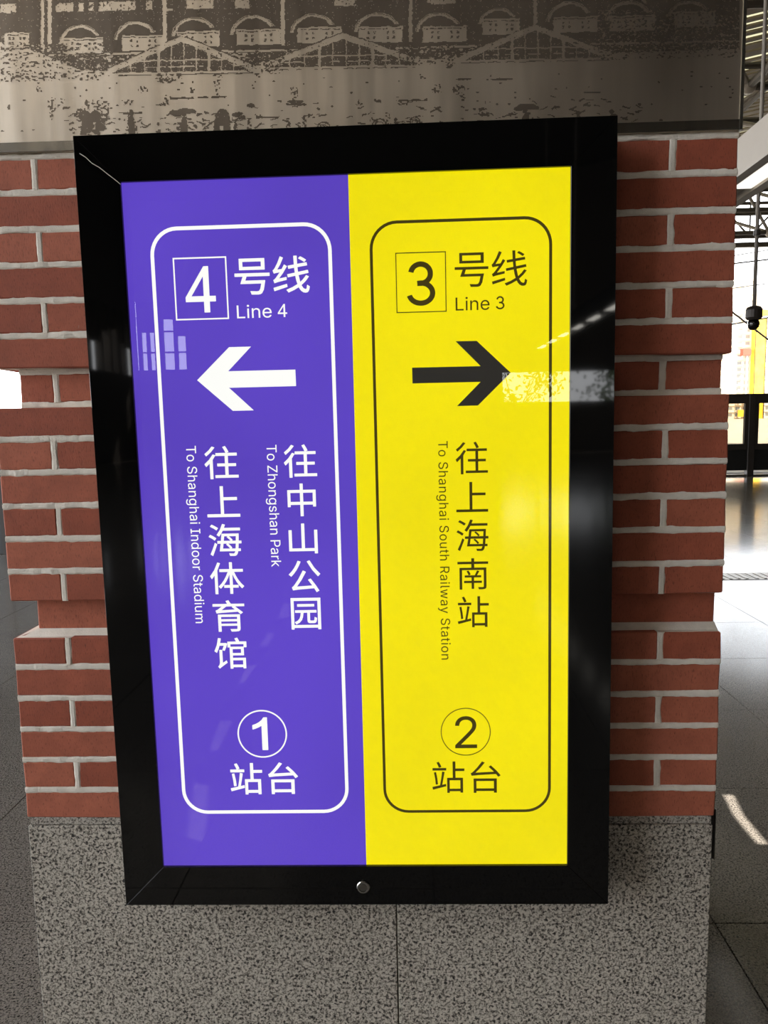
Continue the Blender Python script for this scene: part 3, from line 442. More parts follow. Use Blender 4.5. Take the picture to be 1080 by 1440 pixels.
wm = MB(); x = XL
wr = random.Random(4)
while x < -8.7:                                       # louvred opening: uneven uprights and drop blinds
    wd = wr.uniform(.09, .45); wm.box(x, min(x + wd, -8.7), YF - .2, YF - .1, 3.87, 6.8)
    x += wd; gp = wr.uniform(.18, .5); wm.box(x, min(x + gp, -8.7), YF - .16, YF - .12, wr.uniform(4.9, 6.4), 6.8); x += gp
for z in (4.6, 5.5): wm.box(XL, -8.7, YF - .2, YF - .1, z, z + .06)
tag(wm.build('window_1', M['dark_metal']), kind='structure')
wall('wall_back', [(XL, XR, YB, YB + .25, -.6, 0.02), (XL, -5.0, YB, YB + .25, 3.3, 10.95)])

# roof trusses: one eaves truss over the platform edge, then the space frame
def eaves_truss(y, x0, x1, zb, zt, label):
    root = tag(empty('roof_truss', ((x0 + x1) / 2, y, zb)), label, 'truss')
    cx = (x0 + x1) / 2
    for z, r in ((0, .12), (zt - zb, .10)):
        MB().tube((x0 - cx, 0, z), (x1 - cx, 0, z), r).build('chord', M['dark_tube'], root, smooth=True)
    MB().box(x0 - cx, x1 - cx, -.12, .12, -.62, -.34).build('lower_beam', M['dark_tube'], root)
    k = 0; x = x0
    while x < x1 - .1:
        a, b = (0, zt - zb) if k % 2 == 0 else (zt - zb, 0)
        MB().tube((x - cx, 0, a), (x + 1.8 - cx, 0, b), .06, 6).build('brace', M['dark_tube'], root)
        if k % 2 == 0: MB().tube((x - cx, 0, 0), (x - cx, 0, zt - zb), .05, 6).build('brace', M['dark_tube'], root)
        k += 1; x += 1.8
    return root
eaves_truss(45.6, -4, 26.6, 11.9, 13.8, 'dark steel lattice truss along the far edge of the roof')

def space_frame(nx, ny, x0, y0, s, zb, zt):
    root = tag(empty('space_frame', (x0, y0, zb)), 'dark tubular space frame with round ball joints under the roof boards', 'roof frame')
    h = zt - zb
    ball = MB().lathe((0, 0, 0), [(0.001, -.19), (.10, -.165), (.17, -.09), (.195, 0), (.17, .09), (.10, .165), (.001, .19)], n=12).mesh('ball_joint', smooth=True); ball.materials.append(M['grey_tube'])
    tm = {}
    def tube(a, b, r, m):
        a = Vector(a); b = Vector(b); d = b - a; key = (round(d.x, 2), round(d.y, 2), round(d.z, 2), r)
        if key not in tm:
            tm[key] = MB().tube((0, 0, 0), d, r, 8).mesh('tube', smooth=False); tm[key].materials.append(m)
        o = bpy.data.objects.new('tube', tm[key]); COL.objects.link(o); o.parent = root; o.location = a
    for i in range(nx):
        for j in range(ny):
            a = (i * s, j * s, 0)
            o = bpy.data.objects.new('ball_joint', ball); COL.objects.link(o); o.parent = root; o.location = a
            if i < nx - 1: tube(a, ((i + 1) * s, j * s, 0), .10, M['dark_tube'])
            if j < ny - 1: tube(a, (i * s, (j + 1) * s, 0), .10, M['dark_tube'])
            for dx, dy in ((-.5, -.5), (.5, -.5), (-.5, .5), (.5, .5)):
                ii, jj = i + dx, j + dy
                if -.6 < ii < nx - .4 and -.6 < jj < ny - .4: tube(a, (ii * s, jj * s, h), .075, M['grey_tube'])
    for i in range(nx + 1):
        for j in range(ny + 1):
            a = ((i - .5) * s, (j - .5) * s, h)
            if i < nx: tube(a, (a[0] + s, a[1], h), .09, M['dark_tube'])
            if j < ny: tube(a, (a[0], a[1] + s, h), .09, M['dark_tube'])
space_frame(5, 7, 5.65, 11.4, 4.0, 9.8, 11.15)

# long lit trough that runs the length of the hall, and its sister with separate lamps in front
def trough(x, y0, y1, z, label, lamps, gap, hm, lm):
    root = tag(empty('light_trough', (x, (y0 + y1) / 2, z)), label, 'ceiling light')
    cy = (y0 + y1) / 2
    MB().prism([(-.17, .26), (.17, .26), (.17, 0), (.09, 0), (.09, .05), (-.09, .05), (-.09, 0), (-.17, 0)], y0 - cy, y1 - cy).build('housing', hm, root)
    y = y0 + .2
    while y + lamps < y1:
        MB().box(-.075, .075, y - cy, y + lamps - cy, .012, .045).build('lamp_tube', lm, root); y += lamps + gap
    y = y0 + 1
    while y < y1:
        MB().tube((0, y - cy, .26), (0, y - cy, 6.3), .012, 6).build('drop_rod', M['grey_tube'], root); y += 3.0
trough(3.30, 2.9, 16.0, 3.12, 'long pale light trough hanging beside the right of the pillar', 1.5, 2.6, M['white_paint'], M['lamp'])
trough(3.95, -17.5, -9.0, 3.1, 'pale light trough with separate lamps, seen mirrored in the sign glass', 0.5, 0.75, M['black_satin'], M['lamp_bright'])

# platform screens along the far side
H1 = 1.92
su_post = MB().box(-.075, .075, -.06, .10, 0, H1).mesh('post', bevel=.006); su_post.materials.append(M['dark_metal'])
WU = 1.30
su_frame = MB().box(.075, WU - .075, -.03, .05, H1 - .22, H1).box(.075, WU - .075, -.03, .05, .62, .76).box(.075, .16, -.03, .05, .76, H1 - .22).box(WU - .16, WU - .075, -.03, .05, .76, H1 - .22).mesh('frame'); su_frame.materials.append(M['dark_metal'])
su_pane = MB().box(.16, WU - .16, 0, .012, .76, H1 - .22).mesh('pane'); su_pane.materials.append(M['smoked'])
su_low = MB().box(.075, WU - .075, -.01, .03, .14, .62).mesh('lower_panel', bevel=.004); su_low.materials.append(M['black_satin'])
su_kick = MB().box(.075, WU - .075, -.02, .04, 0.0, .05).mesh('kick_rail'); su_kick.materials.append(M['steel_edge'])
NTH = 'first second third fourth fifth sixth seventh eighth ninth tenth eleventh twelfth thirteenth fourteenth fifteenth sixteenth seventeenth eighteenth nineteenth twentieth'.split()
for k in range(-3, 17):
    x = 8.79 + (k - 12) * WU
    r = tag(empty('platform_screen', (x, 16.6, 0)), 'dark framed glass platform screen, ' + NTH[16 - k] + ' from the right end of its row', 'screen', 'platform screens along the far edge of the hall')
    for nm, me in (('post', su_post), ('frame', su_frame), ('pane', su_pane), ('lower_panel', su_low), ('kick_rail', su_kick)):
        o = bpy.data.objects.new(nm, me); COL.objects.link(o); o.parent = r
# dark barrier behind the pillar on the left
r = tag(empty('barrier', (-4.9, 7.1, 0)), 'dark panelled barrier on the floor behind the left side of the pillar', 'barrier')
for k in range(3):
    MB().box(-.98 + k, -.02 + k, 0, .05, .0, 1.55).build('panel', M['black_satin'], r, bevel=.006)
MB().box(-1.05, 2.05, -.03, .08, 1.56, 1.66).build('top_rail', M['dark_metal'], r, bevel=.01)
for x in (-1.02, 0, 1.0, 2.0): MB().box(x - .04, x + .04, -.02, .07, 0, 1.56).build('post', M['dark_metal'], r)

# tactile strips
def tactile(x0, n, y, mm, label, dep=1.0):
    r = tag(empty('tactile_strip', (x0, y, 0)), label, 'tactile paving')
    b = MB().box(0.003, .297, 0.003, .297, 0, .004)
    for i in range(4): b.box(.03 + i * .07, .055 + i * .07, .03, .27, .004, .009)
    me = b.mesh('tactile_tile'); me.materials.append(mm)
    for k in range(n):
        o = bpy.data.objects.new('tactile_tile', me); COL.objects.link(o); o.parent = r; o.location = (k * .3, 0, 0); o.scale = (1, dep, 1)
tactile(2.6, 16, 5.22, M['tactile'], 'grey ribbed steel tactile strip across the floor right of the pillar')
tactile(-5.3, 9, 4.3, M['orange'], 'orange ribbed tactile strip on the floor left of the pillar', .35)

# pendant on its pipe
r = tag(empty('pendant_camera', (4.94, 8.0, 2.45)), 'dark two-lobed surveillance camera hanging on a long grey pipe', 'camera')
MB().tube((0, 0, .25), (0, 0, 7.2), .022, 10).build('pipe', M['grey_tube'], r, smooth=True)
MB().lathe((0, 0, 0), [(.02, .29), (.075, .275), (.095, .24), (.095, .15), (.075, .125), (.02, .12)], n=16).build('housing', M['dark_metal'], r, smooth=False)
MB().lathe((0, 0, 0), [(.002, 0), (.035, .008), (.06, .035), (.07, .07), (.065, .105), (.05, .125)], n=16).build('dome', M['black'], r, smooth=True)
MB().lathe((0, 0, 0), [(.024, 1.1), (.04, 1.1), (.04, 1.16), (.024, 1.16)], n=12).build('pipe_collar', M['dark_metal'], r)

# tie rods in the far opening and the wires beyond
def rod(name, a, b, rad, mm, label, cat, sag=0, group=None):
    bm_ = MB(); c = (Vector(a) + Vector(b)) / 2; N = 1 if not sag else 10
    pts = []
    for i in range(N + 1):
        t = i / N; q = Vector(a).lerp(Vector(b), t); q.z -= sag * 4 * t * (1 - t); pts.append(q - c)
    for i in range(N): bm_.tube(pts[i], pts[i + 1], rad, 6)
    o = bm_.build(name, mm, None, loc=c); return tag(o, label, cat, group)
hx = Vector((9.0, 16.95, 3.75))
rod('tie_rod', (4.0, 44.8, 8.73), (26.0, 44.8, 10.78), .045, M['dark_metal'], 'level dark tie rod across the far opening above the camera dome', 'rod')
rod('tie_rod', (14.8, 45.0, 11.5), (26.1, 45.0, 2.9), .055, M['dark_metal'], 'dark tie rod slanting down to the right behind the camera dome', 'rod')
rod('tie_rod', (15.8, 45.2, 6.1), (26.6, 45.2, 7.8), .04, M['dark_metal'], 'thin tie rod rising gently to the right behind the camera dome', 'rod')
rod('overhead_wire', (4, 60, 11), (60, 60, 19), .045, M['wire'], 'upper overhead wire outside against the pale sky', 'wire', sag=.5)
rod('overhead_wire', (4, 58, 9), (60, 62, 15.5), .045, M['wire'], 'lower overhead wire outside against the apartment blocks', 'wire', sag=.4)

# ------------------------------------------------------------------ outside
tag(MB().add([(-900, YB + .3, -.6), (900, YB + .3, -.6), (900, 900, -.6), (-900, 900, -.6), (-900, YB + .3, -1.4), (900, YB + .3, -1.4), (900, 900, -1.4), (-900, 900, -1.4)],
    [(4, 5, 1, 0), (0, 1, 2, 3), (4, 7, 6, 5), (1, 5, 6, 2), (2, 6, 7, 3), (0, 3, 7, 4)]).build('ground', M['asphalt']), kind='structure')
tag(MB().box(-900, -15, -500, YB, -1.4, -.6).build('ground', M['asphalt']), kind='structure')
tag(MB().box(-15, 900, -500, YF - 1, -1.4, -.6).build('ground', M['asphalt']), kind='structure')
def tower(x, y, wx, dy, floors, mm, label):
    r = tag(empty('apartment_tower', (x, y, -.6)), label, 'building')
    fh = 2.9; h = floors * fh + 1
    b = MB().box(0, wx, 0, dy, 0, h).box(.8, wx - .8, 1, dy - 1, h, h + 2.2)
    for k in range(floors): b.box(-.15, wx + .15, -.35, 0, k * fh + 3.0, k * fh + 3.25)
    b.build('walls', mm, r)
    wb = MB(); gb = MB(); n = max(2, int(wx / 3.3))
    for k in range(floors):
        for i in range(n):
            x0 = (i + .22) * wx / n; x1 = (i + .78) * wx / n
            wb.box(x0, x1, -.05, .02, k * fh + 1.2, k * fh + 2.6)
            if i % 2 == 0: gb.box(x0 - .3, x1 + .3, -.9, -.02, k * fh + .35, k * fh + 1.1)
    tag(wb.build('windows', M['bwin'], r, fix=False), kind='stuff'); tag(gb.build('balconies', mm, r, fix=False), kind='stuff')
    return r
tower(136, 350, 20, 14, 21, M['bwall'], 'pale beige apartment tower beyond the far opening, left of the yellow hoist')
tower(160, 352, 22, 14, 19, M['bwall2'], 'pale grey apartment tower beyond the far opening, right of the yellow hoist')
tower(100, 420, 26, 14, 16, M['bwall'], 'beige apartment block farthest off, mostly behind the pillar')
tower(-215, 330, 26, 14, 18, M['bwall2'], 'pale apartment block far off to the left of the pillar')
r = tag(empty('construction_hoist', (155.2, 344, -.6)), 'yellow netted construction hoist with an orange cabin against the apartment towers', 'hoist')
MB().box(0, 4.6, 0, 4, 0, 44).build('netting', M['yellow_net'], r)
for x in (-.1, 4.5):
    MB().box(x, x + .25, -.3, 0, 0, 46).build('mast', M['dark_metal'], r)
MB().box(-4, 6, -.4, .2, 45, 47.5).build('top_platform', M['yellow_net'], r)
MB().box(-5.2, -1.6, 0, 3, 28, 31).build('cabin', M['red'], r)
MB().box(-3.4, -2.6, .5, 1.5, 2, 28).build('cabin_mast', M['bwin'], r)
MB().box(-6.5, 0, -.2, .4, 1, 4).build('base_fence', M['yellow_net'], r)

def tree(x, y, h, r, seed, label):
    t = tag(empty('tree', (x, y, -.6)), label, 'tree'); q = random.Random(seed)
    MB().tube((0, 0, 0), (.1, 0, h * .6), .16, 8, .09).build('trunk', M['dark_metal'], t)
    lf = MB(); br = MB()
    for k in range(14):
        a = q.uniform(0, 6.28); e_ = Vector((math.cos(a) * r * q.uniform(.4, 1), math.sin(a) * r * .6, h * q.uniform(.5, 1.0)))
        br.tube((.05, 0, h * q.uniform(.3, .55)), e_, .04, 5, .012)
        for i in range(60):
            c = e_ + Vector((q.gauss(0, .5), q.gauss(0, .5), q.gauss(0, .4))); u = Vector((q.gauss(0, 1), q.gauss(0, 1), q.gauss(0, 1))).normalized() * .12; v = u.orthogonal().normalized() * .07
            lf.add([c - u, c - v, c + u, c + v], [(0, 1, 2, 3)])
    br.build('branches', M['dark_metal'], t); tag(lf.build('leaves', M['leaf'], t, fix=False), kind='stuff')
tree(5.9, -36, 5.2, 2.0, 1, 'leafy tree outside the front opening, left of two, mirrored in the sign')
tree(11.9, -37, 5.6, 2.0, 2, 'leafy tree outside the front opening, right of two, mirrored in the sign')

# ------------------------------------------------------------------ the pillar
W, D = 1.3532, 0.865
P, BH = .063, .053
Z0 = .678 - .010
def zt(r): return (21 - r) * P + Z0             # top of the bricks of course r, counted from the steel down
RECESS = (7, 14)
pillar = tag(empty('brick_pillar', (0, 0, 0)), 'square red brick pillar with two recessed courses on a speckled granite base', 'pillar')
def inset(r): return (.038, .026, W - .005, D - .026) if r in RECESS else (0, 0, W, D)

brick_cache = {}
def brick(x0, x1, y0, y1, z0, z1):
    sx_, sy_, sz_ = round(x1 - x0, 3), round(y1 - y0, 3), round(z1 - z0, 3)
    var = rng.randrange(4); key = (sx_, sy_, sz_, var)
    if key not in brick_cache:
        b = MB().box(-sx_ / 2, sx_ / 2, -sy_ / 2, sy_ / 2, -sz_ / 2, sz_ / 2)
        rr = random.Random(hash(key) % 9999)
        b.v = [(x + rr.uniform(-.0012, .0012), y + rr.uniform(-.0006, .0006), z + rr.uniform(-.0011, .0011)) for x, y, z in b.v]
        me = b.mesh('brick', bevel=.0022); me.materials.append(M['brick']); brick_cache[key] = me
    o = bpy.data.objects.new('brick', brick_cache[key]); COL.objects.link(o); o.parent = pillar
    o.location = ((x0 + x1) / 2, (y0 + y1) / 2 + rng.uniform(-.0006, .0006), (z0 + z1) / 2)
    return o

core = MB(); beadh = MB(); beadv = MB(); backb = MB()
def wob(n, amp, seed):
    r = np.random.RandomState(seed); k = r.uniform(-1, 1, n); k2 = r.uniform(-1, 1, n)
    for _ in range(2): k = (np.roll(k, 1) + k + np.roll(k, -1)) / 3
    return (k * 2.3 + k2 * .35) * amp
seedc = 100
def bead(face, a0, a1, zc, half, depth, horizontal=True):
    """ragged mortar joint on one face; a runs along the joint"""
    global seedc
    L = a1 - a0; n = max(6, int(L / .005)); up = wob(n + 1, .0013, seedc); dn = wob(n + 1, .0010, seedc + 1); fr = wob(n + 1, .0006, seedc + 2); seedc += 3
    vs = []; fs = []
    for i in range(n + 1):
        t = a0 + L * i / n; f_ = -.0006 + fr[i]
        for (o_, dep) in ((half + .0012 + up[i], f_ + .0014), (half * .6, f_), (-half * .6, f_), (-half - .0010 + dn[i], f_ + .0014), (-half - .002, .006), (half + .002, .006)):
            s_, z_ = (t, zc + o_) if horizontal else (zc + o_, t)
            if face == 'f': vs.append((s_, depth + dep, z_))
            elif face == 'l': vs.append((depth + dep, s_, z_))
            else: vs.append((depth - dep, s_, z_))
    for i in range(n):
        for k in range(6): fs.append((6 * i + k, 6 * i + (k + 1) % 6, 6 * (i + 1) + (k + 1) % 6, 6 * (i + 1) + k))
    fs += [tuple(range(6)), tuple(range(6 * n, 6 * n + 6))]
    b = MB().add(vs, fs); return b

G = .010
for r in range(1, 21):
    z1 = zt(r); z0 = z1 - BH; X0, Y0, X1, Y1 = inset(r)
    core.box(X0 + .004, X1 - .004, Y0 + .004, Y1 - .004, z0 - (G if r not in (6, 13, 20) else 0), z1 + (.009 if r == 1 else (G if r in RECESS else 0)))
    if r == 14: z1 += .0085
    if r % 2:
        fx = [(X0, .102), (.112, .352), (.362, .602), (.612, .735), (.745, .985), (.995, 1.235), (1.245, X1)]
        sy = [(Y0, .24), (.25, .49), (.50, .615), (.625, Y1)]
    else:
        fx = [(X0, .24), (.25, .49), (.50, .603), (.613, .853), (.863, 1.103), (1.113, X1)]
        sy = [(Y0, .11), (.12, .36), (.37, .495), (.505, .745), (.755, Y1)]
    for i, (a, b) in enumerate(fx):
        yb = (sy[0][1] if i in (0, len(fx) - 1) else Y0 + .09)
        brick(a, b, Y0, yb, z0, z1)
    for i, (a, b) in enumerate(sy):
        if i == 0: continue
        last = i == len(sy) - 1
        brick(X0, fx[0][1] if last else X0 + .09, a, b, z0, z1)
        brick(fx[-1][0] if last else X1 - .09, X1, a, b, z0, z1)
    for a, b in fx[1:-1]: backb.box(a, b, Y1 - .09, Y1, z0, z1)
    for (a, b), (c, d) in zip(fx, fx[1:]): 
        q = bead('f', z0, z1, (b + c) / 2, (c - b) / 2, Y0, False); beadv.add(q.v, q.f)
    for (a, b), (c, d) in zip(sy, sy[1:]):
        for fc, dp in (('l', X0), ('r', X1)):
            q = bead(fc, z0, z1, (b + c) / 2, (c - b) / 2, dp, False); beadv.add(q.v, q.f)
    # the joint above this course
    if r == 14: continue
    a = inset(r); b = inset(r - 1) if r > 1 else a
    jx0, jy0, jx1, jy1 = max(a[0], b[0]), max(a[1], b[1]), min(a[2], b[2]), min(a[3], b[3])
    bb = MB()
    for fc, s0, s1, dp in (('f', jx0 + .001, jx1 - .001, jy0), ('l', jy0 + .001, jy1 - .001, jx0), ('r', jy0 + .001, jy1 - .001, jx1)):
        q = bead(fc, s0, s1, z1 + (G / 2 if r > 1 else .0042), (G / 2 if r > 1 else .0044), dp); bb.add(q.v, q.f)
    bb.build('mortar_joint', M['mortar'], pillar)
core.build('mortar_core', M['mortar'], pillar)
tag(beadv.build('upright_joints', M['mortar'], pillar, fix=True), kind='stuff')
tag(backb.build('back_bricks', M['brick'], pillar, fix=False), kind='stuff')
# sloped mortar on the ledge of the lower recess
zl = zt(15)
MB().add([(.012, .012, zl - .001), (W - .002, .012, zl - .001), (W - .002, .03, zl - .001), (.012, .03, zl - .001), (.036, .026, zl + .012), (W - .004, .026, zl + .012), (W - .004, .03, zl + .012), (.036, .03, zl + .012)],
    [(0, 3, 2, 1), (4, 5, 6, 7), (0, 1, 5, 4), (1, 2, 6, 5), (2, 3, 7, 6), (3, 0, 4, 7)]).build('ledge_mortar', M['mortar'], pillar)

# granite base: a thin cap course, then slabs with a joint left of the middle
zg = zt(20) - BH
MB().box(.004, W - .006, .004, D - .004, zg - .016, zg - .0005).build('granite_cap', M['granite_cap'], pillar)
for x0, x1, y0, y1 in ((.0, .7325, .0, .03), (.7345, W - .004, .0, .03), (0, .028, .0315, D), (W - .032, W - .004, .0315, D), (.029, W - .033, D - .03, D)):
    MB().box(x0, x1, y0, y1, 0, zg - .0175).build('granite_slab', M['granite'], pillar, bevel=.0015)
MB().box(.029, W - .033, .031, D - .031, .0, zg - .017).build('pillar_core', M['mortar'], pillar)
# small plate on the right flank
r = tag(empty('wall_plate', (W, .02, .57)), 'narrow dark metal plate fixed low on the right flank of the pillar', 'plate')
MB().box(.001, .0085, .0, .12, .008, .110).build('cover', M['dark_metal'], r, bevel=.001)
MB().box(.0086, .0105, .0, .12, .006, .112).build('face', M['steel_edge'], r, bevel=.0005)

# ------------------------------------------------------------------ etched steel cladding
YS = -.006
clad = tag(empty('etched_steel_cladding', (W / 2, YS, 1.934)), 'brushed steel cladding etched with a street scene of arches and gables, above the bricks', 'cladding')
def cl(v): return (v[0] - W / 2, v[1] - YS, v[2] - 1.934)
ZSB, ZST = 1.9375, 3.1
SX0, SX1 = -.012, 1.3535
b = MB().box(SX0, SX1, YS, D + .012, ZSB, ZST); b.v = [cl(v) for v in b.v]; b.build('steel_sheet', M['steel'], clad, bevel=.0015)
b = MB().box(SX0, SX1, YS - .0016, YS, ZSB + .0005, ZSB + .0175); b.v = [cl(v) for v in b.v]; b.build('bottom_band', M['band'], clad, bevel=.0006)
b = MB().box(SX1 - .0035, SX1 + .002, YS - .002, YS + .01, ZSB, ZST); b.v = [cl(v) for v in b.v]; b.build('edge_trim', M['steel_edge'], clad)
for (u, v) in ((152, 205),):
    c = spot(u, v, YS); q = MB().lathe((c[0], YS, c[2]), [(.0035, 0), (.0033, -.0015), (.001, -.0022)], 'y', 10); q.v = [cl(v) for v in q.v]; q.build('rivet', M['steel_edge'], clad, smooth=True)

# the etching: a fine relief cut as thin raised flecks, drawn on a grid over the sheet
def vnoise(U, V, s, seed, aniso=1.0):
    r = np.random.RandomState(seed); g_ = r.rand(512, 512)
    x = U / s + 100; y = V / (s * aniso) + 100; xi = np.floor(x).astype(int); yi = np.floor(y).astype(int); fx = x - xi; fy = y - yi
    fx = fx * fx * (3 - 2 * fx); fy = fy * fy * (3 - 2 * fy)
    G_ = lambda i, j: g_[j % 512, i % 512]
    return (G_(xi, yi) * (1 - fx) + G_(xi + 1, yi) * fx) * (1 - fy) + (G_(xi, yi + 1) * (1 - fx) + G_(xi + 1, yi + 1) * fx) * fy
st = 1.0
us = np.arange(-34, 1040, st); vs_ = np.arange(-300, 190, st); U, V = np.meshgrid(us, vs_)
VS = V + (U - 540) * .02                                    # the street runs slightly uphill in the frame
nA = vnoise(U, V, 6, 1); nB = vnoise(U, V, 2.2, 2); nC = vnoise(U, V, 18, 3); nD = vnoise(U, V, 3.2, 4, .6); nE = vnoise(U, V, .9, 7)
E = np.zeros(U.shape, bool)
UJ = U + (nB - .5) * 2.2; VJ = VS + (nA - .5) * 2.2
def rect(a, b, c, d): return (UJ > a) & (UJ < b) & (VJ > c) & (VJ < d)
base_v = np.interp(U, [-40, 20, 60, 110, 150, 330, 360, 560, 600, 1040], [40, 52, 66, 88, 92, 92, 88, 86, 84, 78])
E |= (VJ < base_v)
E &= ~(nE > .90)                                              # sand grain left standing
# plinth line of the terrace and the ground in front
E &= ~((VJ > 66) & (VJ < 69) & (U > 60) & (nA > .3))
E &= ~((VJ > 70) & (nD > .56) & (U < 1040))
# posts
for x, wd, bot in ((59, 2.5, 62), (69, 3.0, 62), (231, 3, 56), (397, 3, 60), (577, 2.6, 58), (752, 2.6, 50), (905, 3, 50)):
    E &= ~((np.abs(UJ - x) < wd) & (VJ < bot))
E &= ~(rect(228, 243, 6, 9))
# roofs along the top edge
for a, b in ((0, 22), (78, 103), (110, 117), (124, 131), (138, 190), (205, 214), (262, 300), (330, 350), (470, 500), (600, 640)):
    E &= ~(rect(a, b, -6, 7) & (nB > .2))
E &= ~((VJ < -22) & (VJ > -60) & (nC > .45))
E &= ~((VJ < -70) & (np.mod(UJ + 12 * np.floor(VJ / 46), 62) > 34) & (np.mod(UJ, 15.5) > 5) & (np.mod(VJ, 46) > 22))      # rows of windows higher up the facades
E &= ~((VJ < -64) & (np.mod(VJ, 46) < 3)); E &= ~((VJ < -215 + 40 * nC))
# arches: a thick raised hood over a dark lunette over a pale block with little windows
def arch(cx, cy, rx, ry, bx=0):
    global E
    q = ((UJ - cx) / rx) ** 2 + ((VJ - cy) / ry) ** 2
    up = (VJ < cy - 2) & ~((UJ > cx + rx * .55) & (VJ > cy - ry * .42))
    E |= (q < 1.18) & (VJ < cy + 12)
    E &= ~((q < 1) & (q > .70) & up)                       # the hood
    E |= (np.abs(q - .90) < .022) & up & (nA > .35)
    x0, x1, y0, y1 = cx - rx * .80 + bx, cx + rx * 1.08 + bx, cy - 9, cy + 13
    E &= ~((UJ > x0) & (UJ < x1) & (VJ > y0) & (VJ < y1))   # the block under it
    E |= (np.abs(VJ - y0 - 3) < .6) & (UJ > x0 + 2) & (UJ < x1 - 2) & (nB > .3)
    for wx_ in (.22, .36, .66, .80):
        for wz in (.38, .70):
            xx = x0 + (x1 - x0) * wx_; yy = y0 + (y1 - y0) * wz
            E |= (np.abs(UJ - xx) < 1.5) & (np.abs(VJ - yy) < 1.8) & (nE > .18)
    E |= (np.abs(VJ - y1 - 1) < 1.0) & (UJ > x0 - 2) & (UJ < x1 + 2)
for cx, cy, rx, ry, bx in ((20, 50, 19, 10, 0), (112, 58, 30, 27, 0), (190, 55, 31, 29, 6), (272, 50, 32, 29, 2), (356, 48, 33, 29, 2), (440, 46, 33, 28, 4), (530, 46, 33, 29, 0), (616, 46, 33, 28, 4), (700, 36, 28, 24, 0), (800, 34, 33, 31, 4), (884, 33, 34, 30, 0), (968, 28, 30, 24, 4)):
    arch(cx, cy + (cx - 540) * .012, rx, ry, bx)
# gables
def gable(ax, ay, hx_, hy, mull=True):
    global E
    ay += (ax - 540) * .02
    t = np.abs(UJ - ax) / hx_; d = VJ - (ay + t * hy)
    tri = (t < 1) & (d > 0) & (VJ < ay + hy)
    E &= ~((t < 1.06) & (d > -9) & (d < 1) & (nD > .15))
    E |= (t < 1.06) & (np.abs(d + 9) < .8) & (nA > .3)
    E |= (t < 1.02) & (np.abs(d - 1) < .7)
    E |= tri & (d > 2) & (nE < .84)
    if mull:
        for k in (-.72, -.52, -.32, -.14, .04, .22, .40, .58, .76):
            E &= ~(tri & (np.abs(UJ - ax - k * hx_) < (2.2 if abs(k) in (.32, .4) else .9)))
        E &= ~(tri & (np.abs(VJ - ay - hy * .62) < 1.1)); E &= ~(tri & (np.abs(VJ - ay - hy * .84) < .8) & (nA > .4))
    E &= ~((np.abs(UJ - ax) < hx_ * 1.05) & (VJ > ay + hy) & (VJ < ay + hy + 3.5))
    E |= (np.abs(UJ - ax) < hx_ * 1.05) & (np.abs(VJ - ay - hy - 4) < .6) & (nA > .35)
gable(254, 58, 98, 42); gable(482, 54, 104, 38); gable(752, 42, 100, 40)
# rubble either side
for (a, b, c, d, th) in ((0, 150, 52, 120, .60), (345, 400, 70, 100, .55), (560, 640, 66, 92, .56), (840, 1040, 20, 90, .70)):
    E = np.where((U > a) & (U < b) & (VS > c) & (VS < d) & (V > 0), (E & (nD < .62)) | ((nD > th) & (nB > .45)), E)
# the open street: mostly bare, outlines of people, carts and wheels along it
street = (VS > 104)
E &= ~street
def blob(cx, cy, rx, ry): return (((UJ - cx) / rx) ** 2 + ((VJ - cy) / ry) ** 2) < 1
def person(x, y, h, umb=False, solid=True):
    """y is the foot line"""
    global E
    y += (x - 540) * .02
    P_ = blob(x, y - h * .90, h * .09, h * .10) | ((np.abs(UJ - x - (y - VJ) * .05) < h * (.10 + .10 * np.clip((VJ - y + h * .8) / h, 0, 1))) & (VJ > y - h * .80) & (VJ < y))
    if umb:
        P_ |= blob(x + 2, y - h * .95, h * .48, h * .20) & (VJ < y - h * .92)
    if not solid: P_ &= (nB > .48)
    E |= P_
for x, h, um, so in ((117, 26, 0, 1), (136, 24, 0, 1), (128, 30, 0, 0), (184, 28, 0, 1), (190, 20, 0, 0), (222, 22, 0, 0), (258, 32, 1, 1), (286, 24, 0, 0), (304, 30, 0, 1), (318, 32, 0, 1), (330, 24, 0, 0), (350, 24, 0, 0),
                    (405, 24, 0, 0), (427, 26, 0, 0), (545, 30, 0, 0), (556, 24, 0, 1), (585, 22, 0, 0), (738, 38, 1, 1), (772, 22, 0, 0), (812, 34, 0, 1), (860, 36, 0, 1), (1000, 20, 0, 0)):
    person(x, 189, h, um, so)
for x, y, rx_, ry_ in ((117, 164, 9, 9), (134, 163, 8, 8), (124, 175, 6, 10), (142, 176, 6, 8), (312, 164, 8, 12), (183, 168, 4, 12), (184, 158, 3, 5), (247, 158, 10, 4), (334, 160, 8, 3), (352, 148, 6, 3), (415, 143, 13, 3), (12, 150, 2, 4)):
    q = (((UJ - x) / rx_) ** 2 + ((VJ - y - (x - 540) * .02) / ry_) ** 2) + (nA - .5) * .9; E |= (q < 1) & (nE < .9); 
for x, y, rr in ((455, 178, 9), (533, 176, 10), (470, 182, 5), (583, 172, 7)):
    q = ((UJ - x) ** 2 + (VJ - y) ** 2) ** .5; E |= (np.abs(q - rr) < .9) | (np.abs(q - rr * .6) < .6)
for a, b, c in ((238, 272, 131), (278, 318, 130), (690, 720, 113), (640, 662, 112), (172, 200, 150), (325, 345, 160), (360, 392, 160), (402, 430, 143), (560, 600, 140), (820, 845, 134)):
    E |= rect(a, b, c, c + 2.6) & (nA > .3)
